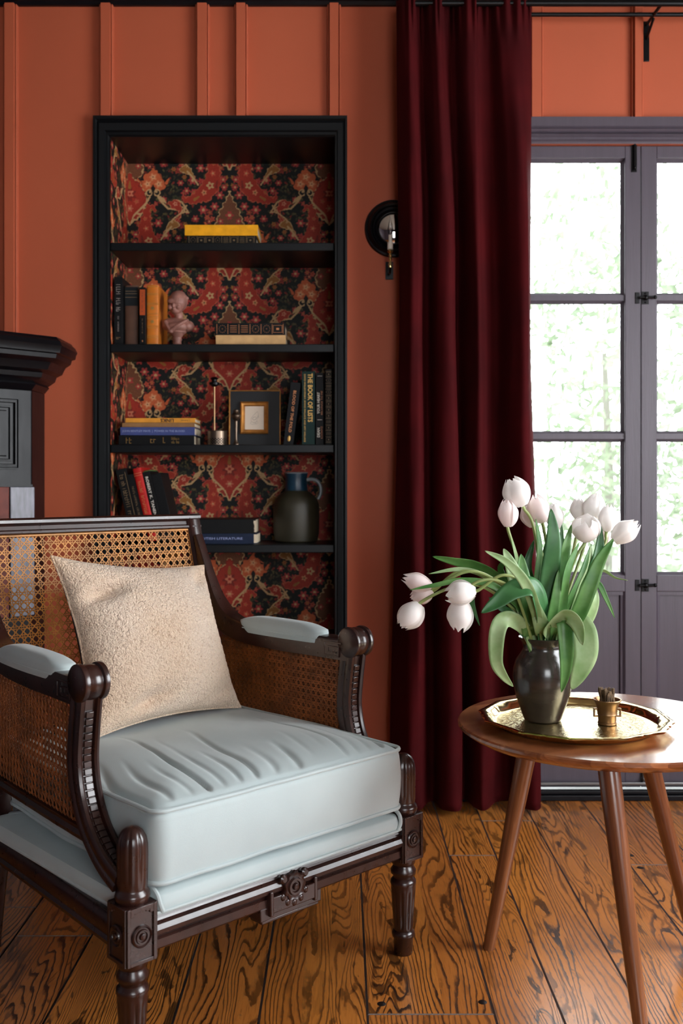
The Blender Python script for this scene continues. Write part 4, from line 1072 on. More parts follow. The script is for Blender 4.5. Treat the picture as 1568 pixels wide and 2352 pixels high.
# front legs, each in one turned and carved piece
def front_leg(sx):
    m = MB(); n = 60
    fl = lambda a, b: (lambda t, i: 1-.10*max(0, math.cos(t*10))**2 if a <= i <= b else 1)
    pr = [(.0175, 0), (.0195, .002), (.0205, .034), (.0235, .038), (.0245, .043), (.0235, .048), (.0195, .052), (.0205, .056), (.0262, .140), (.0262, .146), (.0275, .150), (.027, .157),
          (.021, .163), (.0215, .167), (.0265, .172), (.0272, .179), (.0225, .186), (.0215, .190), (.0255, .195), (.0255, .206)]
    P = []
    # refine the fluted shaft
    z_ = [p for p in pr]; prof = []
    for a, b in zip(pr[:-1], pr[1:]):
        prof.append(a)
        if b[1]-a[1] > .05:
            for q in (.06, .5, .94): prof.append((a[0]+(b[0]-a[0])*q, a[1]+(b[1]-a[1])*q))
    prof.append(pr[-1]); i0 = next(i for i, p in enumerate(prof) if p[1] > .056); i1 = max(i for i, p in enumerate(prof) if p[1] < .139)
    m.lathe(prof, n, mod=fl(i0, i1))
    # collar and fluted bullet finial
    pr = [(.026, .300), (.0285, .304), (.030, .310), (.0285, .317), (.025, .320), (.0245, .325), (.0255, .330), (.0258, .345), (.0262, .380), (.0258, .396), (.0235, .408), (.018, .418), (.010, .424), (.001, .426)]
    m.lathe(pr, n, mod=lambda t, i: 1-.085*max(0, math.cos(t*8))**4 if 7 <= i <= 11 else 1)
    leg = m.build('front_leg', W, ch, loc=(sx*.33, 0, 0), angle=50)
    b = MB(); h = .028
    b.box(-h, h, -h, h, .205, .300)
    for (rx, face) in (((0, 0, 1), 0), (0, 1), (0, 2), (0, 3)) if False else ((0, 0), (0, 1), (0, 2), (0, 3)):
        R_ = Matrix.Rotation(face*R90, 4, 'Z')
        for (x0, x1, z0, z1) in ((-h, -h+.006, .205, .300), (h-.006, h, .205, .300), (-h+.006, h-.006, .205, .211), (-h+.006, h-.006, .292, .300)):
            b.box(x0, x1, -h-.0035, -h, z0, z1, M=R_)
        for i in range(6):   # arched head of the little panel
            a = i/6*math.pi; x = -h+.006+(2*h-.012)*(i+.5)/6; hz = .008*(1-math.sin(math.pi*(i+.5)/6)); b.box(x-(h-.006)/6, x+(h-.006)/6, -h-.0034, -h, .292-hz, .293, M=R_)
    b.build('leg_block', W, leg, bevel=.0012, smooth=True)
    for face in (0, 1, 2, 3):
        r = MB(); r.lathe([(.0185, 0), (.0185, .003), (.0165, .005), (.0145, .0025), (.0125, .0025), (.0112, .0055), (.009, .0055), (.0078, .003), (.006, .003), (.005, .0065), (.003, .0072), (.0006, .0075)], 28,
                          M=Matrix.Rotation(face*R90, 4, 'Z') @ Matrix.Translation((0, -h, .250)) @ Matrix.Rotation(R90, 4, 'X'))
        if face in (0, 1, 3): r.build('rosette', W, leg)
for sx in (-1, 1): front_leg(sx)
# back legs run up into the raked back posts
BPX = .297
def back_y(z): return .575+.170*(z-.33)/(.918-.33) if z > .33 else .575+.05*(.33-z)/.33
def rake(x, z, off=0.0):
    """a point on the raked back plane; off = forwards"""
    return (x, back_y(z)-off, z+off*.28)
prof = [(-.021, -.017), (.021, -.017), (.021, .010), (.015, .017), (.007, .013), (-.007, .013), (-.015, .017), (-.021, .010)]
for sx in (-1, 1):
    m = MB(); fr_ = []
    for z in [0, .1, .2, .30, .36, .45, .6, .75, .85, .916]:
        y = back_y(z); t = (Vector((0, back_y(z+.01)-y, .01))).normalized(); s_ = .75+.25*smoothstep(0, .25, z)
        fr_.append((Vector((0, y, z)), Vector((1, 0, 0)), Vector((0, -t.z, t.y)), s_))
    m.sweep(fr_, prof); m.build('back_leg', W, ch, loc=(sx*BPX, 0, 0), angle=30)
def rail_x(name, z, prof, x0, x1, yoff=0.0, tilt=True):
    y = back_y(z); t = Vector((0, .170, .588)).normalized() if tilt else Vector((0, 0, 1)); f = Vector((0, -t.z, t.y))
    m = MB(); m.sweep([(Vector((x, y, z)), t, f, 1) for x in (x0, x1)], prof); m.build(name, W, ch, angle=30, bevel=.0008)
rail_x('top_rail', .897, [(-.021, -.015), (-.021, .006), (-.017, .013), (-.011, .013), (-.008, .008), (.002, .008), (.006, .016), (.014, .018), (.020, .012), (.0215, .004), (.0215, -.015)], -BPX-.021, BPX+.021)
rail_x('lower_back_rail', .440, [(-.020, -.013), (-.020, .010), (.014, .013), (.020, .006), (.020, -.013)], -BPX+.02, BPX-.02)

# cane weaving: straight strands clipped to a panel outline
def cane(name, poly, fn, p, mt, depth_dir, off=0.0, w=.0030, parent=ch, phase=0.0):
    m = MB()
    def clip(P0, D, lo=-3, hi=3):
        ts = []
        n = len(poly)
        for i in range(n):
            (ax, ay), (bx, by) = poly[i], poly[(i+1) % n]; ex, ey = bx-ax, by-ay; den = D[0]*ey-D[1]*ex
            if abs(den) < 1e-12: continue
            t = ((ax-P0[0])*ey-(ay-P0[1])*ex)/den; u = ((ax-P0[0])*D[1]-(ay-P0[1])*D[0])/den
            if 0 <= u < 1: ts.append(t)
        ts.sort(); return list(zip(ts[::2], ts[1::2]))
    xs = [q[0] for q in poly]; ys = [q[1] for q in poly]
    def strand(P0, D, ww, d):
        l = math.hypot(*D); D = (D[0]/l, D[1]/l); N = (-D[1]*ww/2, D[0]*ww/2)
        for t0, t1 in clip(P0, D):
            if t1-t0 < .004: continue
            a = (P0[0]+D[0]*t0, P0[1]+D[1]*t0); b = (P0[0]+D[0]*t1, P0[1]+D[1]*t1); q = []
            for (X, Y_) in (a, b):
                for s_, dd in ((-1, d-.0003), (1, d-.0003), (.6, d+.0004), (-.6, d+.0004)):
                    q.append(Vector(fn(X+N[0]*s_, Y_+N[1]*s_))+depth_dir*(off+dd))
            m.add(q, [(0, 1, 5, 4), (1, 2, 6, 5), (2, 3, 7, 6), (3, 0, 4, 7)])
    x0, x1, y0, y1 = min(xs), max(xs), min(ys), max(ys)
    for i in range(int((y1-y0)/p)+2):
        for s_ in (-.13, .13): strand((x0-.1, y0+(i+phase+s_)*p), (1, 0), w*.72, 0)
    for i in range(int((x1-x0)/p)+2):
        for s_ in (-.13, .13): strand((x0+(i+phase+s_)*p, y0-.1), (0, 1), w*.72, .0006)
    nd = int(((x1-x0)+(y1-y0))/p)+3
    for i in range(-2, nd):
        c = x0+y0+(i+.5+2*phase)*p; strand((c-y0, y0), (-1, 1), w, .0012)
        c = x0-y0+(i-int((y1-y0)/p)-1+.5)*p; strand((c+y0, y0), (1, 1), w, .0017)
    return m.build(name, mt, parent, smooth=False)
bt = Vector((0, .170, .588)).normalized(); bn = Vector((0, -bt.z, bt.y))
back_poly = [(-BPX+.017, .452), (BPX-.017, .452), (BPX-.017, .880), (-BPX+.017, .880)]
cane('back_cane', back_poly, lambda x, z: (x, back_y(z), z), .0185, M['cane'], bn, .004, w=.0026)
m = MB(); q = .019
loop = [(-BPX+q, .460), (BPX-q, .460), (BPX-q, .8765), (-BPX+q, .8765)]
for (a, b_) in zip(loop, loop[1:]+loop[:1]): m.tube([Vector((a[0], back_y(a[1]), a[1]))+bn*.0075, Vector((b_[0], back_y(b_[1]), b_[1]))+bn*.0075], .0028, 6)
m.build('cane_border', M['cane'], ch)

# arms
strut_path = catmull([(0, .150, .625), (0, .160, .56), (0, .164, .50), (0, .150, .44), (0, .118, .39), (0, .070, .352), (0, .018, .330)], 7)
arm_path = catmull([(0, .150, .628), (0, .25, .628), (0, .38, .627), (0, .50, .632), (0, .575, .650), (0, .622, .690), (0, .655, .745), (0, .690, .815), (0, .715, .860)], 6)
def ax(y): return .33-(.33-BPX)*max(0, min(1, (y-.15)/.5))
def arm(sx):
    # front strut with two beads and a row of dentils between
    prof = [(-.0235, -.018), (.0235, -.018), (.0235, -.006), (.0215, -.003), (.0235, 0), (.0235, .010), (.021, .017), (.016, .019), (.012, .016), (.0105, .008), (-.0105, .008), (-.012, .016), (-.016, .019), (-.021, .017), (-.0235, .010), (-.0235, 0), (-.0215, -.003), (-.0235, -.006)]
    fr_ = []
    for i, p in enumerate(strut_path):
        a = strut_path[max(0, i-1)]; b = strut_path[min(len(strut_path)-1, i+1)]; t = (b-a).normalized(); nrm = Vector((0, t.z, -t.y))
        if nrm.y > 0: nrm = -nrm
        fr_.append((Vector((sx*.33, p.y, p.z)), Vector((1, 0, 0)), nrm, 1.0))
    m = MB(); m.sweep(fr_, prof); st = m.build('arm_support', W, ch, angle=35)
    m = MB(); acc = 0; last = 0; step = .0135
    L_ = [0]
    for i in range(1, len(strut_path)): L_.append(L_[-1]+(strut_path[i]-strut_path[i-1]).length)
    def at(s):
        for i in range(1, len(L_)):
            if L_[i] >= s: f = (s-L_[i-1])/(L_[i]-L_[i-1]); return strut_path[i-1].lerp(strut_path[i], f), (strut_path[i]-strut_path[i-1]).normalized()
        return strut_path[-1], (strut_path[-1]-strut_path[-2]).normalized()
    s = .036
    while s < L_[-1]-.02:
        p, t = at(s); nrm = Vector((0, t.z, -t.y)); nrm = -nrm if nrm.y > 0 else nrm
        Mx = Matrix(((1, 0, 0, sx*.33), (0, t.y, nrm.y, p.y), (0, t.z, nrm.z, p.z), (0, 0, 0, 1)))
        m.prism([(-.0098, -.0056), (.0098, -.0056), (.0098, .0056), (-.0098, .0056)], .006, .0115, M=Mx)
        m.prism([(-.0075, -.0056), (.0075, -.0056), (.0075, .0056), (-.0075, .0056)], .0112, .0145, M=Mx)
        s += step
    m.build('carved_beading', W, st, bevel=.0012)
    # arm rest sweeping up into the back post
    fr_ = []
    for i, p in enumerate(arm_path):
        a = arm_path[max(0, i-1)]; b = arm_path[min(len(arm_path)-1, i+1)]; t = (b-a).normalized(); up = Vector((0, -t.z, t.y))
        if up.z < 0: up = -up
        k_ = 1-.45*smoothstep(.58, .70, p.y)
        fr_.append((Vector((sx*ax(p.y), p.y, p.z)), Vector((1, 0, 0)), up, k_))
    pr2 = [(-.0235, -.024), (.0235, -.024), (.0235, .016), (.019, .023), (.010, .025), (-.010, .025), (-.019, .023), (-.0235, .016)]
    m = MB(); m.sweep(fr_, pr2); rest = m.build('arm_rest', W, ch, angle=35)
    # scroll end: a drum lying across the arm
    c = Matrix.Translation((sx*.33, .146, .646)) @ Matrix.Rotation(R90, 4, 'Y')
    pr3 = [(.001, -.0265), (.030, -.0265), (.0335, -.024), (.0345, -.0195), (.0335, -.015), (.0295, -.0125), (.0295, -.0115), (.0315, -.008), (.0325, 0), (.0315, .008), (.0295, .0115), (.0295, .0125), (.0335, .015), (.0345, .0195), (.0335, .024), (.030, .0265), (.001, .0265)]
    m = MB(); m.lathe(pr3, 48, M=c, mod=lambda t, i: (1-.035*max(0, math.cos(t*14))**12) if 7 <= i <= 9 else 1)
    m.build('scroll_end', W, rest, angle=40)
    # squared key carving on both cheeks of the arm
    for s2 in (-1, 1):
        k_ = MB(); xo = sx*.328+s2*.0235
        def seg(y0, y1, z0, z1): k_.box(min(xo, xo+s2*.003), max(xo, xo+s2*.003), y0, y1, z0, z1)
        e = .0034
        seg(.165, .222, .640, .640+e); seg(.222-e, .222, .610, .640); seg(.172, .222, .610, .610+e); seg(.172, .172+e, .610, .632); seg(.172, .208, .630, .630+e); seg(.206, .208+.001, .618, .632); seg(.182, .208, .618, .618+e)
        k_.build('key_carving', W, rest, bevel=.0005)
    # upholstered pad
    o2 = rrect(-.029, .029, -.145, .145, .026, 8, .008)
    o2 = [(x*(1-.25*(y/.145)**2), y) for x, y in o2]
    Mp = Matrix.Translation((sx*ax(.38), .382, 0)) @ Matrix.Rotation(sx*.045, 4, 'Z')
    m = MB(); cushion(m, o2, .634, .661, .014, .0015, 14, M_=Mp); pad = m.build('arm_pad', M['blue'], ch, angle=70)
    m = MB(); m.tube([Mp @ Vector((x*1.02, y*1.005, .645)) for x, y in o2], .0022, 6, closed=True); m.build('pad_piping', M['blue'], pad)
    # cane side: two skins, with rails below
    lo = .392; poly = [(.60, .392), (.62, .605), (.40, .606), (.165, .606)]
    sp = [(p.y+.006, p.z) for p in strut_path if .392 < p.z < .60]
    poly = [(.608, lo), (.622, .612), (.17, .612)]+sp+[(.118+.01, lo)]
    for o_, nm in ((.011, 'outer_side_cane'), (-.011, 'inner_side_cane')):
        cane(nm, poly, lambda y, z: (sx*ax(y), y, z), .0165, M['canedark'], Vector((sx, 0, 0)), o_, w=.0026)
    m = MB(); m.box(-.018, .018, 0, 1, -.013, .013) if False else None
    pth = [Vector((sx*ax(y), y, .379)) for y in (.118, .25, .40, .60)]
    m = MB(); m.sweep([(p, Vector((1, 0, 0)), Vector((0, 0, 1)), 1) for p in pth], [(-.017, -.012), (.017, -.012), (.019, -.004), (.015, .003), (.017, .010), (-.017, .010), (-.015, .003), (-.019, -.004)])
    m.build('side_rail_lower', W, ch, angle=35)
    # seat side rail
    m = MB(); m.sweep([(Vector((sx*(.33-.025*t), .026+(.555)*t, .243)), Vector((sx, 0, 0)), Vector((0, 0, 1)), 1) for t in (0, .5, 1)],
        [(-.018, -.028), (.020, -.028), (.022, -.020), (.018, -.014), (.020, -.008), (.022, .006), (.018, .018), (.013, .022), (.017, .027), (-.018, .027)]); m.build('seat_side_rail', W, ch, angle=35)
for sx in (-1, 1): arm(sx)
# front seat rail with half-round moulding, stepped drop and rosette
m = MB()
pr = [(.018, -.029), (-.021, -.029), (-.023, -.026), (-.021, -.013), (-.016, -.011), (-.020, -.008), (-.026, -.002), (-.028, .006), (-.025, .014), (-.018, .018), (-.016, .022), (-.021, .024), (-.019, .030), (.018, .030)]
m.sweep([(Vector((x, 0, .243)), Vector((0, 1, 0)), Vector((0, 0, 1)), 1) for x in (-.303, .303)], pr); rail = m.build('seat_front_rail', W, ch, angle=30)
m = MB(); m.box(-.075, .075, -.023, .015, .192, .216); m.box(-.070, .070, -.021, .015, .186, .193); m.box(-.052, .052, -.031, -.015, .205, .235); m.box(-.058, -.050, -.032, -.015, .200, .246); m.box(.050, .058, -.032, -.015, .200, .246)
m.build('rail_drop', W, rail, bevel=.002)
m = MB(); R_ = Matrix.Translation((0, -.024, .243)) @ Matrix.Rotation(R90, 4, 'X')
m.lathe([(.026, 0), (.0265, .006), (.024, .010), (.019, .008), (.017, .008), (.015, .012), (.011, .012), (.0095, .009), (.007, .009), (.0055, .014), (.0006, .0155)], 40, M=R_, mod=lambda t, i: 1+.07*math.cos(t*9) if i < 4 else 1)
for sx in (-1, 1): m.lathe([(.0085, 0), (.0085, .006), (.005, .009), (.0006, .009)], 16, M=Matrix.Translation((sx*.026, -.026, .262)) @ Matrix.Rotation(R90, 4, 'X'))
for a in range(5): th = math.pi*(1.15+.7*a/4); m.ball((.031*math.cos(th), -.030, .243+.031*math.sin(th)), (.006, .004, .007))
m.build('carved_rosette', W, rail)
m = MB(); m.box(-.29, .29, .560, .590, .215, .272); m.build('seat_back_rail', W, ch, bevel=.003)
# fixed upholstered deck, notched round the corner posts
m = MB()
o1 = rrect(-.296, .296, -.020, .560, .016); o2 = rrect(-.336, .336, .034, .556, .02)
cushion(m, o1, .270, .305, .012, .006, 6); cushion(m, o2, .270, .303, .012, .004, 6)
deck = m.build('seat_deck', M['blue'], ch, angle=60)
m = MB(); rp = .0042
path = [(-.336, .54), (-.338, .3), (-.338, .06), (-.334, .042), (-.32, .036), (-.302, .034), (-.298, .02), (-.298, -.012), (-.290, -.0245), (-.15, -.026), (0, -.027), (.15, -.026), (.290, -.0245), (.298, -.012), (.298, .02), (.302, .034), (.32, .036), (.334, .042), (.338, .06), (.338, .3), (.336, .54)]
zs_ = lambda x, y: .277
m.tube(catmull([(x, y, zs_(x, y)) for x, y in path], 4), rp*.7, 8)
for sx in (-1, 1):
    m.tube(catmull([(sx*.287, -.0255, .278), (sx*.293, -.027, .292), (sx*.295, -.022, .306), (sx*.296, -.008, .314), (sx*.297, .02, .316), (sx*.300, .034, .314), (sx*.318, .036, .312), (sx*.334, .040, .303), (sx*.339, .044, .288), (sx*.339, .046, .277)], 5), .0042, 8)
m.build('deck_piping', M['blue'], deck)

# loose seat cushion
sc_ = empty('seat_cushion', CM @ Vector((0, .26, .32)), CRZ); tag(sc_, 'thick loose pale blue seat cushion with piped edges resting on the armchair', 'cushion')
def wr(X, Y_, k_):
    X += 0; y = Y_+.26
    fr_ = y+.018                      # distance from the front edge
    a = noise.noise(Vector((X*3, y*3, 2.0)))*.006
    q = (X+.9*fr_*fr_-.42*fr_)*25+1.5*noise.noise(Vector((X*4, y*4, 7))); i_ = math.floor(q); f_ = q-i_
    amp = .35+.9*noise.noise(Vector((i_*3.7, 1, 2)))+.5*noise.noise(Vector((X*6, fr_*7, 4)))
    far = .14+.22*abs(noise.noise(Vector((i_*5.1, 4, 2))))*2
    a -= .0100*max(0, amp+.2)*math.exp(-((f_-.5)/.14)**2)*smoothstep(.004, .035, fr_)*(1-smoothstep(far*.45, far*1.25, fr_))
    a += .004*noise.noise(Vector((X*7+y*4, y*3-X*3, 9)))*smoothstep(0, .05, fr_)
    c = math.exp(-((y-.42)/.12)**2-((X+.02)/.16)**2); a -= .012*c       # dent under the throw pillow
    a += .004*noise.noise(Vector((X*9, y*6, 5)))*(1-k_**6)
    a -= .004*smoothstep(.93, 1, k_)
    return a
o3 = [(x, y-.26) for x, y in rrect(-.300, .306, -.024, .572, .028, 8, .005)]
o3 = [(x*(1-.05*smoothstep(.0, .30, y)), y) for x, y in o3]
m = MB(); cushion(m, o3, .320-.32, .444-.32, .030, .006, 110, top=wr, bottom_crown=.0); m.build('cushion_body', M['blue'], sc_, angle=70)
ff = lambda x, y, s: (x*1.004, y*1.003)
m = MB(); m.tube([(x*1.003, y*1.003, .124+.0015*noise.noise(Vector((x*12, y*12, 0)))) for x, y in o3], .0042, 8, closed=True); m.build('upper_piping', M['blue'], sc_)
m = MB(); m.tube([(x*1.003, y*1.003, .0035+.002*noise.noise(Vector((x*10, y*10, 4)))) for x, y in o3], .0042, 8, closed=True); m.build('lower_piping', M['blue'], sc_)

# throw pillow leaning on the back
pl = empty('throw_pillow', CM @ Vector((0, .42, .465)), CRZ); tag(pl, 'square cream boucle throw pillow with a dark back leaning in the armchair', 'pillow')
PB = [Vector(p) for p in ((-.190, .405, .466), (.232, .440, .466), (.232, .590, .795), (-.200, .545, .842))]      # bottom left, bottom right, top right, top left
nrmP = (PB[1]-PB[0]).cross(PB[3]-PB[0]).normalized()
if nrmP.y > 0: nrmP = -nrmP
def pil(u, v, side, rnd=True):
    U_, V_ = u*2-1, v*2-1
    # edges bow inwards, corners stay out as ears
    bu = 1-.135*(1-V_*V_)**1.0; bv = 1-.10*(1-U_*U_)**1.0
    uu = .5+(U_*bu)/2; vv = .5+(V_*bv)/2
    p = PB[0].lerp(PB[1], uu).lerp(PB[3].lerp(PB[2], uu), vv)
    th = (max(0, 1-U_**2)**.55*max(0, 1-V_**2)**.50)*.108
    # creases running in from the corners
    for (cu, cv, a, dx, dy) in ((-.66, .56, .042, .9, .40), (-.34, -.78, .030, .9, .20), (.75, .75, .018, .6, .6), (.7, -.8, .012, .7, .4)):
        rx, ry = U_-cu, V_-cv; l = math.hypot(dx, dy); s_ = (rx*dx+ry*dy)/l; d = (-rx*dy+ry*dx)/l
        th -= a*math.exp(-(d/.085)**2-(s_/.22)**2)*(1 if side > 0 else .3)
    th += .006*noise.noise(Vector((u*3, v*3, 1.5+side)))*max(0, 1-max(abs(U_), abs(V_))**4)
    q = p+nrmP*th*side*(1.0 if side > 0 else .8)
    if side > 0 and rnd: q += nrmP*(.0022*noise.noise(Vector((u*52, v*52, 0)))+.0016*noise.noise(Vector((u*110, v*110, 3))))*min(1, max(0, 1-max(abs(U_), abs(V_))**8)*1.2+.25)
    return q-Vector((0, .42, .465))
n = 190; m = MB(); m.grid([[pil(i/n, j/n, 1) for j in range(n+1)] for i in range(n+1)]); m.build('front_cover', M['boucle'], pl, angle=180)
n = 50; m = MB(); m.grid([[pil(i/n, j/n, -1) for j in range(n+1)] for i in range(n+1)]); m.build('back_cover', M['pillowback'], pl, angle=180)
E_ = [(i/60, 0) for i in range(60)]+[(1, i/60) for i in range(60)]+[(1-i/60, 1) for i in range(60)]+[(0, 1-i/60) for i in range(60)]
m = MB(); m.tube([pil(u, v, 1, False) for u, v in E_], .0026, 6, closed=True); m.build('seam', M['boucle'], pl)

# ---------------------------------------------------------------- side table
TC = Vector((.535, 2.02, 0)); TZ = .515; TR = .297
tb = empty('side_table', TC, math.radians(0)); tag(tb, 'round walnut side table with splayed tapered legs, under the tulips', 'table')
m = MB(); m.lathe([(.001, -.022), (TR-.020, -.022), (TR-.004, -.012), (TR, -.008), (TR, -.003), (TR-.003, 0), (.001, 0)], 128)
top = m.build('tabletop', M['walnut'], tb, loc=(0, 0, TZ), rot=(0, 0, math.radians(28)), angle=40)
def tleg(fx, fy, tx, ty):
    a = Vector((fx, fy, 0)); b = Vector((tx, ty, TZ-.020)); d = (b-a); Ln = d.length
    q = d.normalized().to_track_quat('Z', 'X')
    m = MB(); m.lathe([(.010, 0), (.0122, .001), (.0128, .005), (.0165, Ln*.45), (.0200, Ln*.85), (.0205, Ln)], 32)
    o = m.build('leg', M['walnutleg'], tb, loc=a, angle=50); o.rotation_mode = 'QUATERNION'; o.rotation_quaternion = q
tleg(.316-TC.x, 2.140-TC.y, .395-TC.x, 2.068-TC.y)
tleg(.760-TC.x, 2.135-TC.y, .628-TC.x, 2.095-TC.y)
tleg(.530-TC.x, 1.745-TC.y, .492-TC.x, 1.845-TC.y)
# brass tray with a scalloped raised rim
TRC = Vector((.468, 2.00, TZ+.0006)); tr = empty('tray', TRC); tag(tr, 'round engraved brass tray with a scalloped raised rim on the walnut table', 'tray')
def sc_mod(t, i):
    k_ = [0, 0, .0, .35, .7, 1, 1, 1, 1, .7, .35, 0][min(i, 11)]
    s_ = abs(math.sin(t*6)); return 1+k_*(.050*(s_**.5)-.030+.012*math.cos(t*24))
m = MB(); m.lathe([(.001, .004), (.155, .004)], 180, cap=False); tray_b = m.build('tray_base', M['brasstray'], tr)
pr = [(.155, .004), (.157, .0045), (.160, .0075), (.166, .014), (.172, .0175), (.178, .019), (.184, .0185), (.187, .0165), (.186, .0150), (.178, .0165), (.166, .010), (.155, .0010)]
m = MB(); m.lathe(pr, 288, mod=sc_mod, cap=False); m.lathe([(.155, .001), (.001, .001)], 60, cap=False); m.build('tray_rim', M['brass'], tr, angle=50)
# vase
VC = Vector((.4075, 2.02, TZ+.0052)); vs_ = empty('vase', VC); tag(vs_, 'dark glazed stoneware vase holding white tulips on the brass tray', 'vase')
pr = [(.001, 0), (.034, 0), (.037, .002), (.0385, .006), (.046, .026), (.054, .050), (.0590, .075), (.0600, .090), (.0585, .106), (.0535, .122), (.0455, .134), (.0410, .141), (.0388, .147), (.0415, .157), (.0475, .164), (.0492, .167), (.0478, .1685), (.0430, .166), (.0375, .150), (.0375, .140), (.045, .128), (.052, .09), (.03, .03), (.001, .02)]
m = MB(); m.lathe(pr, 96, mod=lambda t, i: 1+.004*math.cos(2*t+i)); m.build('vase_body', M['vase'], vs_, angle=60)
# little brass mortar with a stub of dried herbs
MC = Vector((P2X(1394, 1.985), 1.985, TZ+.0052)); mo = empty('brass_mortar', MC); tag(mo, 'small flared brass cup with square side handles on the tray beside the vase', 'cup')
pr = [(.001, 0), (.0175, 0), (.0185, .001), (.0185, .004), (.0172, .005), (.0180, .018), (.0195, .020), (.0190, .022), (.0205, .034), (.0215, .036), (.0215, .0385), (.0270, .047), (.0285, .0485), (.0280, .050), (.0255, .0495), (.0200, .040), (.0165, .008), (.001, .006)]
m = MB(); m.lathe(pr, 56); m.build('cup_body', M['oldbrass'], mo, angle=40)
for sx in (-1, 1):
    m = MB(); m.box(.0185, .0275, -.003, .003, .029, .032); m.box(.0245, .0275, -.003, .003, .016, .029); m.box(.0180, .0275, -.003, .003, .0145, .0175)
    m.build('handle', M['oldbrass'], mo, bevel=.0008, rot=(0, 0, 0 if sx > 0 else math.pi))
sg = empty('dried_sage_bundle', MC+Vector((-.001, 0, .008))); tag(sg, 'stub of dried brown herbs standing in the small brass cup', 'herb bundle')
for k_ in range(26):
    rs = random.Random(k_); a = rs.uniform(0, 6.28); r_ = rs.uniform(0, .012); h_ = rs.uniform(.054, .066)
    m = MB(); p0 = Vector((math.cos(a)*r_, math.sin(a)*r_, 0)); lean_ = Vector((math.cos(a)*r_*.35+rs.uniform(-.003, .003), math.sin(a)*r_*.35, 0))
    m.tube(catmull([p0*.8, p0+lean_*.4+Vector((rs.uniform(-.002, .002), 0, h_*.5)), p0+lean_+Vector((0, 0, h_))], 5), [rs.uniform(.0014, .0030)*(1+.4*math.sin(i*1.7+k_)) for i in range(11)], 6)
    m.build('dried_stalk', M['sage'], sg)

# ---------------------------------------------------------------- tulips
def petals(m_mat, root, base, axis, h, r, opn, seed, spin):
    q = axis.to_track_quat('Z', 'Y').to_matrix().to_4x4(); T0 = Matrix.Translation(base) @ q @ Matrix.Rotation(spin, 4, 'Z'); rs = random.Random(seed)
    for i in range(6):
        inner = i % 2; ph = i*math.pi/3+rs.uniform(-.08, .08); rr = r*(.90 if inner else 1.0)*rs.uniform(.96, 1.04); hh = h*rs.uniform(.94, 1.05); op = opn*rs.uniform(.6, 1.4)
        nu, nv = 10, 14; P = []
        for a in range(nu+1):
            u = a/nu*2-1; row = []
            for b_ in range(nv+1):
                v = b_/nv
                R_ = rr*(math.sin(math.pi*min(1, (v*.78+.10)))**.75)
                R_ *= 1-.42*(1-op)*smoothstep(.55, 1, v)
                w_ = .86*math.sqrt(max(0, 1-((v-.40)/.61)**2))**.9
                th = ph+u*w_; k2 = 1+.05*math.cos(u*3.1)*(1-v); edge = .10*rr*(abs(u)**3)*smoothstep(.3, 1, v)
                row.append(((R_*k2+edge)*math.cos(th), (R_*k2+edge)*math.sin(th), hh*v-hh*.07*u*u*v+.0008*math.sin(v*9+seed+u*2)))
            P.append(row)
        m = MB(); m.grid(P, M=T0); o = m.build('petal', m_mat, root, angle=180)
def leaf(pts, width, roll, mt, root, R0, fold=.22, wp=None, name='leaf'):
    """pts (px, py, depth); ribbon of a tulip leaf with a shallow fold, tapering to its tip"""
    pts = [(min(1272, max(1216, a)), b_, min(2.044, max(1.996, c_))) if (i_ == 0 or (i_ == 1 and b_ > 1450)) else (a, b_, c_) for i_, (a, b_, c_) in enumerate(pts)]
    if pts[0][1] >= 1475 and pts[1][1] < 1456:
        pts.insert(1, (min(1282, max(1208, pts[0][0]*.5+pts[1][0]*.5)), 1459, min(2.05, max(1.988, pts[1][2]))))
    C_ = catmull([pw(*p)-R0 for p in pts], 9); n = len(C_); P = []; W_ = width/1130.0
    Ls = [0]
    for i in range(1, n): Ls.append(Ls[-1]+(C_[i]-C_[i-1]).length)
    rows = []
    for i, p in enumerate(C_):
        t = (C_[min(n-1, i+1)]-C_[max(0, i-1)]).normalized(); s = Ls[i]/Ls[-1]
        side = t.cross(Vector((0, 1, 0)))
        side = side.normalized() if side.length > .05 else Vector((1, 0, 0))
        r_ = roll if not isinstance(roll, (tuple, list)) else roll[0]+(roll[1]-roll[0])*s
        side = Matrix.Rotation(math.radians(r_), 3, t) @ side; nn = t.cross(side).normalized()
        w_ = W_/2*((math.sin(math.pi*min(1, (.05+.95*s))**1.1)**.62 if s < .999 else .02) if wp is None else wp(s))
        w_ = max(w_, .0004)
        rows.append([p+side*(w_*x)+nn*(fold*w_*x*x+.06*w_*math.sin(s*11+x*2)) for x in (-1, -.66, -.33, 0, .33, .66, 1)])
    m = MB(); m.grid(rows); o = m.build(name, mt, root, angle=180)
    sd = o.modifiers.new('thickness', 'SOLIDIFY'); sd.thickness = .0007; sd.offset = 0
    return o
random.seed(3)
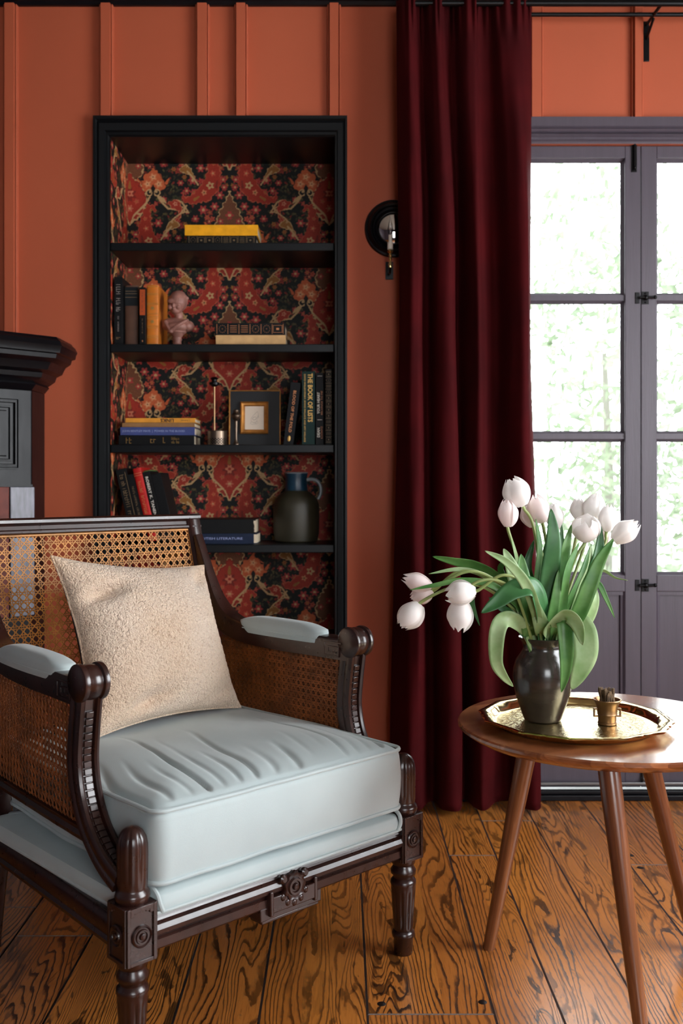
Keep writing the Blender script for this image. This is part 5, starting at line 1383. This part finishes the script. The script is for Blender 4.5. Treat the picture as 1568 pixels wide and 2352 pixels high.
def tulip(label, head, length, wid, ang, depth, tiltd, stem, pinkish=False, opn=.5, mouth=(0, 0), leaves=(), seed=0, spin=0.0):
    """head centre px; ang = direction the tip points, degrees clockwise from up; tiltd = degrees towards the viewer"""
    R0 = Vector((VC.x+mouth[0], VC.y+mouth[1], VC.z+.03)); root = empty('tulip', R0); tag(root, label, 'tulip', 'white tulips in the vase')
    a = math.radians(ang); td = math.radians(tiltd)
    ax_ = Vector((math.sin(a)*math.cos(td), -math.sin(td), math.cos(a)*math.cos(td)))
    c = pw(head[0], head[1], depth)-R0; h = length*1.14*depth/F; r = wid*1.1*depth/F/2; base = c-ax_*h*.5
    petals(M['petalpink' if pinkish else 'petal'], root, base, ax_, h, r, opn, seed, spin)
    pts = [base+ax_*.006, base-ax_*.008]+[q_ for q_ in [pw(x, y, d)-R0 for x, y, d in stem] if (q_-base).length > .024]+[Vector((0, 0, .10)), Vector((-mouth[0]*.3, -mouth[1]*.3, 0))]
    C_ = catmull(pts, 7); m = MB(); n = len(C_); m.tube(C_, [.0036-.0006*math.sin(math.pi*i/n)+(.0012 if i < 4 else 0) for i in range(n)], 8); m.build('stem', M['stem'], root)
    for lf in leaves:
        pts_, w_, roll, mk = lf[:4]; leaf(pts_, w_, roll, M[mk], root, R0, *(lf[4:]))
A_, B_, C__ = 'leafA', 'leafB', 'leafC'
V0 = (1245, 1475, 2.02)
tulip('topmost tulip, its white bloom tipped left against the red curtain', (1187, 1130), 60, 58, -24, 2.00, 6, [(1222, 1200, 2.01), (1236, 1280, 2.02), (1243, 1380, 2.02)], mouth=(-.006, 0), seed=1, opn=.75,
      leaves=[([(1240, 1500, 2.0), (1232, 1420, 1.99), (1231, 1340, 1.99), (1238, 1260, 1.99), (1230, 1192, 1.99)], 22, 35, A_)])
tulip('blush tulip just below the topmost one, standing upright against the curtain', (1166, 1178), 56, 42, -2, 1.98, 4, [(1176, 1230, 1.98), (1190, 1290, 1.99), (1218, 1400, 2.0)], True, .7, (-.014, -.004), seed=2,
      leaves=[([(1228, 1500, 1.99), (1206, 1400, 1.98), (1180, 1320, 1.97), (1165, 1280, 1.965), (1156, 1260, 1.97)], 44, 10, B_), ([(1214, 1490, 2.0), (1200, 1380, 1.99), (1184, 1280, 1.98), (1168, 1215, 1.985)], 14, 50, B_)])
tulip('blush tulip leaning left in front of the glass, between the curtain and the big leaf', (1236, 1168), 58, 46, -16, 2.02, 4, [(1256, 1215, 2.02), (1262, 1300, 2.02), (1256, 1400, 2.02)], True, .5, (.002, .004), seed=3,
      leaves=[([(1256, 1500, 1.985), (1252, 1400, 1.975), (1262, 1320, 1.97), (1270, 1240, 1.965), (1265, 1168, 1.97)], 44, 4, C__, .12)])
tulip('pale tulip partly hidden at the curtain edge behind the left-leaning blush one', (1216, 1184), 46, 40, -22, 2.07, 0, [(1236, 1220, 2.06), (1252, 1310, 2.05), (1250, 1400, 2.03)], True, .4, (0, .012), seed=4,
      leaves=[([(1250, 1500, 2.05), (1248, 1400, 2.06), (1250, 1290, 2.06), (1262, 1220, 2.06)], 20, -30, C__)])
tulip('pale tulip behind the tall central leaf, in front of the glass', (1273, 1186), 54, 38, -4, 2.07, 0, [(1276, 1230, 2.07), (1274, 1320, 2.05), (1262, 1410, 2.03)], False, .4, (.006, .010), seed=5,
      leaves=[([(1262, 1500, 2.0), (1274, 1420, 1.99), (1290, 1330, 1.985), (1298, 1260, 1.98), (1312, 1205, 1.985)], 32, 20, A_), ([(1268, 1490, 2.03), (1280, 1380, 2.05), (1290, 1280, 2.06), (1288, 1195, 2.07)], 18, 20, C__)])
tulip('pale tulip at the back left of the cluster before the glass', (1330, 1170), 46, 38, -8, 2.10, 0, [(1324, 1230, 2.09), (1304, 1320, 2.07), (1280, 1410, 2.04)], False, .4, (.012, .012), seed=6)
tulip('uppermost tulip of the cluster before the glass', (1363, 1163), 56, 46, 10, 2.07, 4, [(1352, 1220, 2.06), (1326, 1300, 2.05), (1290, 1400, 2.03)], False, .45, (.010, .006), seed=7, spin=.4,
      leaves=[([(1272, 1500, 2.03), (1300, 1400, 2.04), (1336, 1320, 2.05), (1358, 1250, 2.06)], 22, 15, A_)])
tulip('egg-shaped tulip right of the uppermost one in the cluster', (1396, 1188), 58, 40, 6, 2.03, 4, [(1388, 1250, 2.03), (1352, 1330, 2.02), (1302, 1420, 2.02)], False, .3, (.016, 0), seed=8, spin=.9,
      leaves=[([(1278, 1500, 2.0), (1312, 1420, 1.99), (1344, 1350, 1.98), (1372, 1280, 1.98), (1380, 1208, 1.99)], 34, 10, C__)])
tulip('broad white tulip at the front of the cluster, facing the room', (1345, 1213), 56, 62, -6, 1.99, 34, [(1322, 1280, 2.0), (1296, 1350, 2.0), (1284, 1420, 2.01)], False, .9, (.010, -.008), seed=9, spin=.3,
      leaves=[([(1272, 1490, 1.98), (1290, 1400, 1.97), (1302, 1310, 1.965), (1330, 1245, 1.975)], 24, 30, A_), ([(1282, 1500, 1.99), (1306, 1420, 1.98), (1330, 1350, 1.975), (1352, 1300, 1.975), (1356, 1250, 1.98)], 22, 40, B_)])
tulip('small tulip hanging low behind the cluster, above the leaf fork', (1388, 1240), 48, 34, 8, 2.06, 0, [(1374, 1290, 2.05), (1340, 1360, 2.04), (1298, 1430, 2.02)], True, .3, (.016, .008), seed=10)
tulip('rightmost tulip, leaning right against the dark door stile', (1436, 1220), 60, 46, 50, 1.98, 6, [(1398, 1262, 1.98), (1362, 1320, 1.98), (1312, 1420, 2.0)], False, .65, (.020, -.004), seed=11,
      leaves=[([(1286, 1500, 1.97), (1322, 1420, 1.955), (1352, 1350, 1.95), (1376, 1290, 1.955), (1408, 1238, 1.965)], 36, -12, A_),
              ([(1288, 1500, 1.98), (1320, 1400, 1.97), (1350, 1325, 1.96), (1384, 1310, 1.955), (1412, 1326, 1.95), (1441, 1333, 1.945)], 13, (20, 60), B_)])
# the drooping ones on the left
tulip('drooping tulip at the far left, the upper of the left pair', (957, 1337), 60, 40, -72, 1.98, 2, [(1010, 1336, 1.98), (1060, 1316, 1.97), (1110, 1318, 1.97), (1170, 1360, 1.98), (1212, 1430, 2.0)], True, .4, (-.018, 0), seed=12,
      leaves=[([(1222, 1480, 2.03), (1190, 1390, 2.03), (1140, 1330, 2.03), (1090, 1300, 2.02), (1040, 1288, 2.01), (993, 1278, 2.0)], 34, -30, A_)])
tulip('partly hidden drooping tulip just under the upper left one', (968, 1365), 46, 44, -110, 2.02, 0, [(1006, 1338, 2.02), (1050, 1314, 2.01), (1110, 1322, 2.01), (1180, 1380, 2.01), (1218, 1440, 2.01)], True, .4, (-.016, .006), seed=13,
      leaves=[([(1230, 1490, 1.99), (1196, 1400, 1.97), (1130, 1345, 1.96), (1060, 1334, 1.955), (1000, 1344, 1.95), (941, 1355, 1.945)], 16, (0, 40), A_),
              ([(1222, 1490, 2.02), (1180, 1400, 2.02), (1120, 1330, 2.02), (1060, 1308, 2.01), (984, 1318, 2.0)], 14, 30, B_)])
tulip('lowest drooping tulip at the far left, with one petal curling away', (943, 1414), 60, 54, -140, 1.95, 4, [(986, 1374, 1.95), (1030, 1352, 1.95), (1100, 1345, 1.96), (1170, 1390, 1.98), (1214, 1440, 2.0)], False, .85, (-.018, -.006), seed=14, spin=.5,
      leaves=[([(1224, 1490, 2.0), (1190, 1400, 1.985), (1130, 1345, 1.98), (1092, 1342, 1.975), (1084, 1380, 1.97), (1101, 1437, 1.965)], 18, (0, 40), C__)])
tulip('bright drooping tulip in front of the curtain, above the downward-hanging one', (1056, 1362), 62, 54, -98, 1.93, 8, [(1104, 1338, 1.93), (1150, 1322, 1.93), (1196, 1336, 1.94), (1228, 1390, 1.95), (1240, 1450, 1.98)], False, .7, (-.004, -.018), seed=15, spin=.2,
      leaves=[([(1240, 1490, 1.97), (1232, 1410, 1.94), (1206, 1340, 1.92), (1164, 1292, 1.91), (1113, 1265, 1.905)], 25, (-25, 10), B_)])
tulip('white tulip hanging straight down in front of the curtain', (1056, 1414), 64, 56, 186, 1.94, 6, [(1062, 1362, 1.935), (1092, 1338, 1.93), (1136, 1332, 1.93), (1178, 1356, 1.94), (1202, 1410, 1.96)], False, .85, (-.018, -.016), seed=16, spin=.8,
      leaves=[([(1238, 1495, 1.98), (1240, 1400, 1.95), (1222, 1352, 1.93), (1180, 1356, 1.92), (1140, 1384, 1.915), (1105, 1408, 1.91)], 52, (60, 20), C__),
              ([(1225, 1500, 2.0), (1200, 1440, 1.97), (1172, 1422, 1.95), (1150, 1430, 1.94), (1140, 1465, 1.935), (1140, 1520, 1.935), (1156, 1552, 1.94), (1178, 1577, 1.945)], 36, (0, 20), B_)])
# broad leaves that spill over the rim belong to the stems at the right of the mouth
R_T = bpy.data.objects['tulip.008'] if 'tulip.008' in bpy.data.objects else root
def extra(idx, pts, w_, roll, mk, *a):
    r = [o for o in bpy.data.objects if o.name.startswith('tulip') and o.type == 'EMPTY']; r.sort(key=lambda o: o.name); leaf(pts, w_, roll, M[mk], r[idx], Vector(r[idx].location), *a)
extra(10, [(1268, 1500, 1.99), (1290, 1440, 1.975), (1316, 1430, 1.96), (1338, 1450, 1.95), (1344, 1500, 1.945), (1330, 1545, 1.945), (1312, 1584, 1.95)], 58, (0, 10), B_, .10)
extra(8, [(1252, 1495, 1.98), (1262, 1440, 1.95), (1296, 1412, 1.93), (1324, 1432, 1.92), (1338, 1482, 1.918)], 38, (40, 25), B_, .3)
extra(2, [(1266, 1495, 1.975), (1278, 1432, 1.95), (1294, 1426, 1.938), (1300, 1480, 1.93), (1298, 1540, 1.928), (1289, 1590, 1.93)], 34, (15, 5), A_, .35)
extra(10, [(1284, 1500, 2.0), (1322, 1450, 1.99), (1350, 1420, 1.985), (1366, 1380, 1.98), (1367, 1348, 1.985)], 32, 25, B_)
extra(7, [(1290, 1500, 2.01), (1330, 1420, 2.0), (1356, 1350, 1.99), (1374, 1342, 1.985), (1394, 1380, 1.98), (1411, 1419, 1.98)], 16, (10, 0), A_)
extra(9, [(1284, 1500, 2.02), (1318, 1460, 2.02), (1342, 1430, 2.02), (1362, 1390, 2.02), (1366, 1360, 2.02)], 24, -20, C__)
extra(0, [(1222, 1500, 1.985), (1214, 1440, 1.975), (1212, 1380, 1.97), (1200, 1330, 1.97), (1196, 1272, 1.97)], 44, 10, A_)
extra(3, [(1244, 1500, 2.03), (1236, 1420, 2.03), (1220, 1350, 2.03), (1210, 1300, 2.03), (1226, 1240, 2.03)], 26, 0, C__)
extra(6, [(1262, 1500, 1.98), (1266, 1430, 1.965), (1276, 1370, 1.96), (1282, 1310, 1.965)], 24, 0, A_)
extra(4, [(1250, 1500, 1.97), (1244, 1440, 1.95), (1232, 1400, 1.945), (1226, 1370, 1.95)], 36, -10, B_)
extra(11, [(1222, 1500, 1.99), (1200, 1450, 1.98), (1178, 1420, 1.97), (1150, 1395, 1.965), (1122, 1372, 1.96)], 26, 30, C__)
extra(12, [(1220, 1490, 2.04), (1180, 1400, 2.04), (1160, 1340, 2.04), (1150, 1300, 2.04), (1186, 1286, 2.03)], 20, 0, A_)
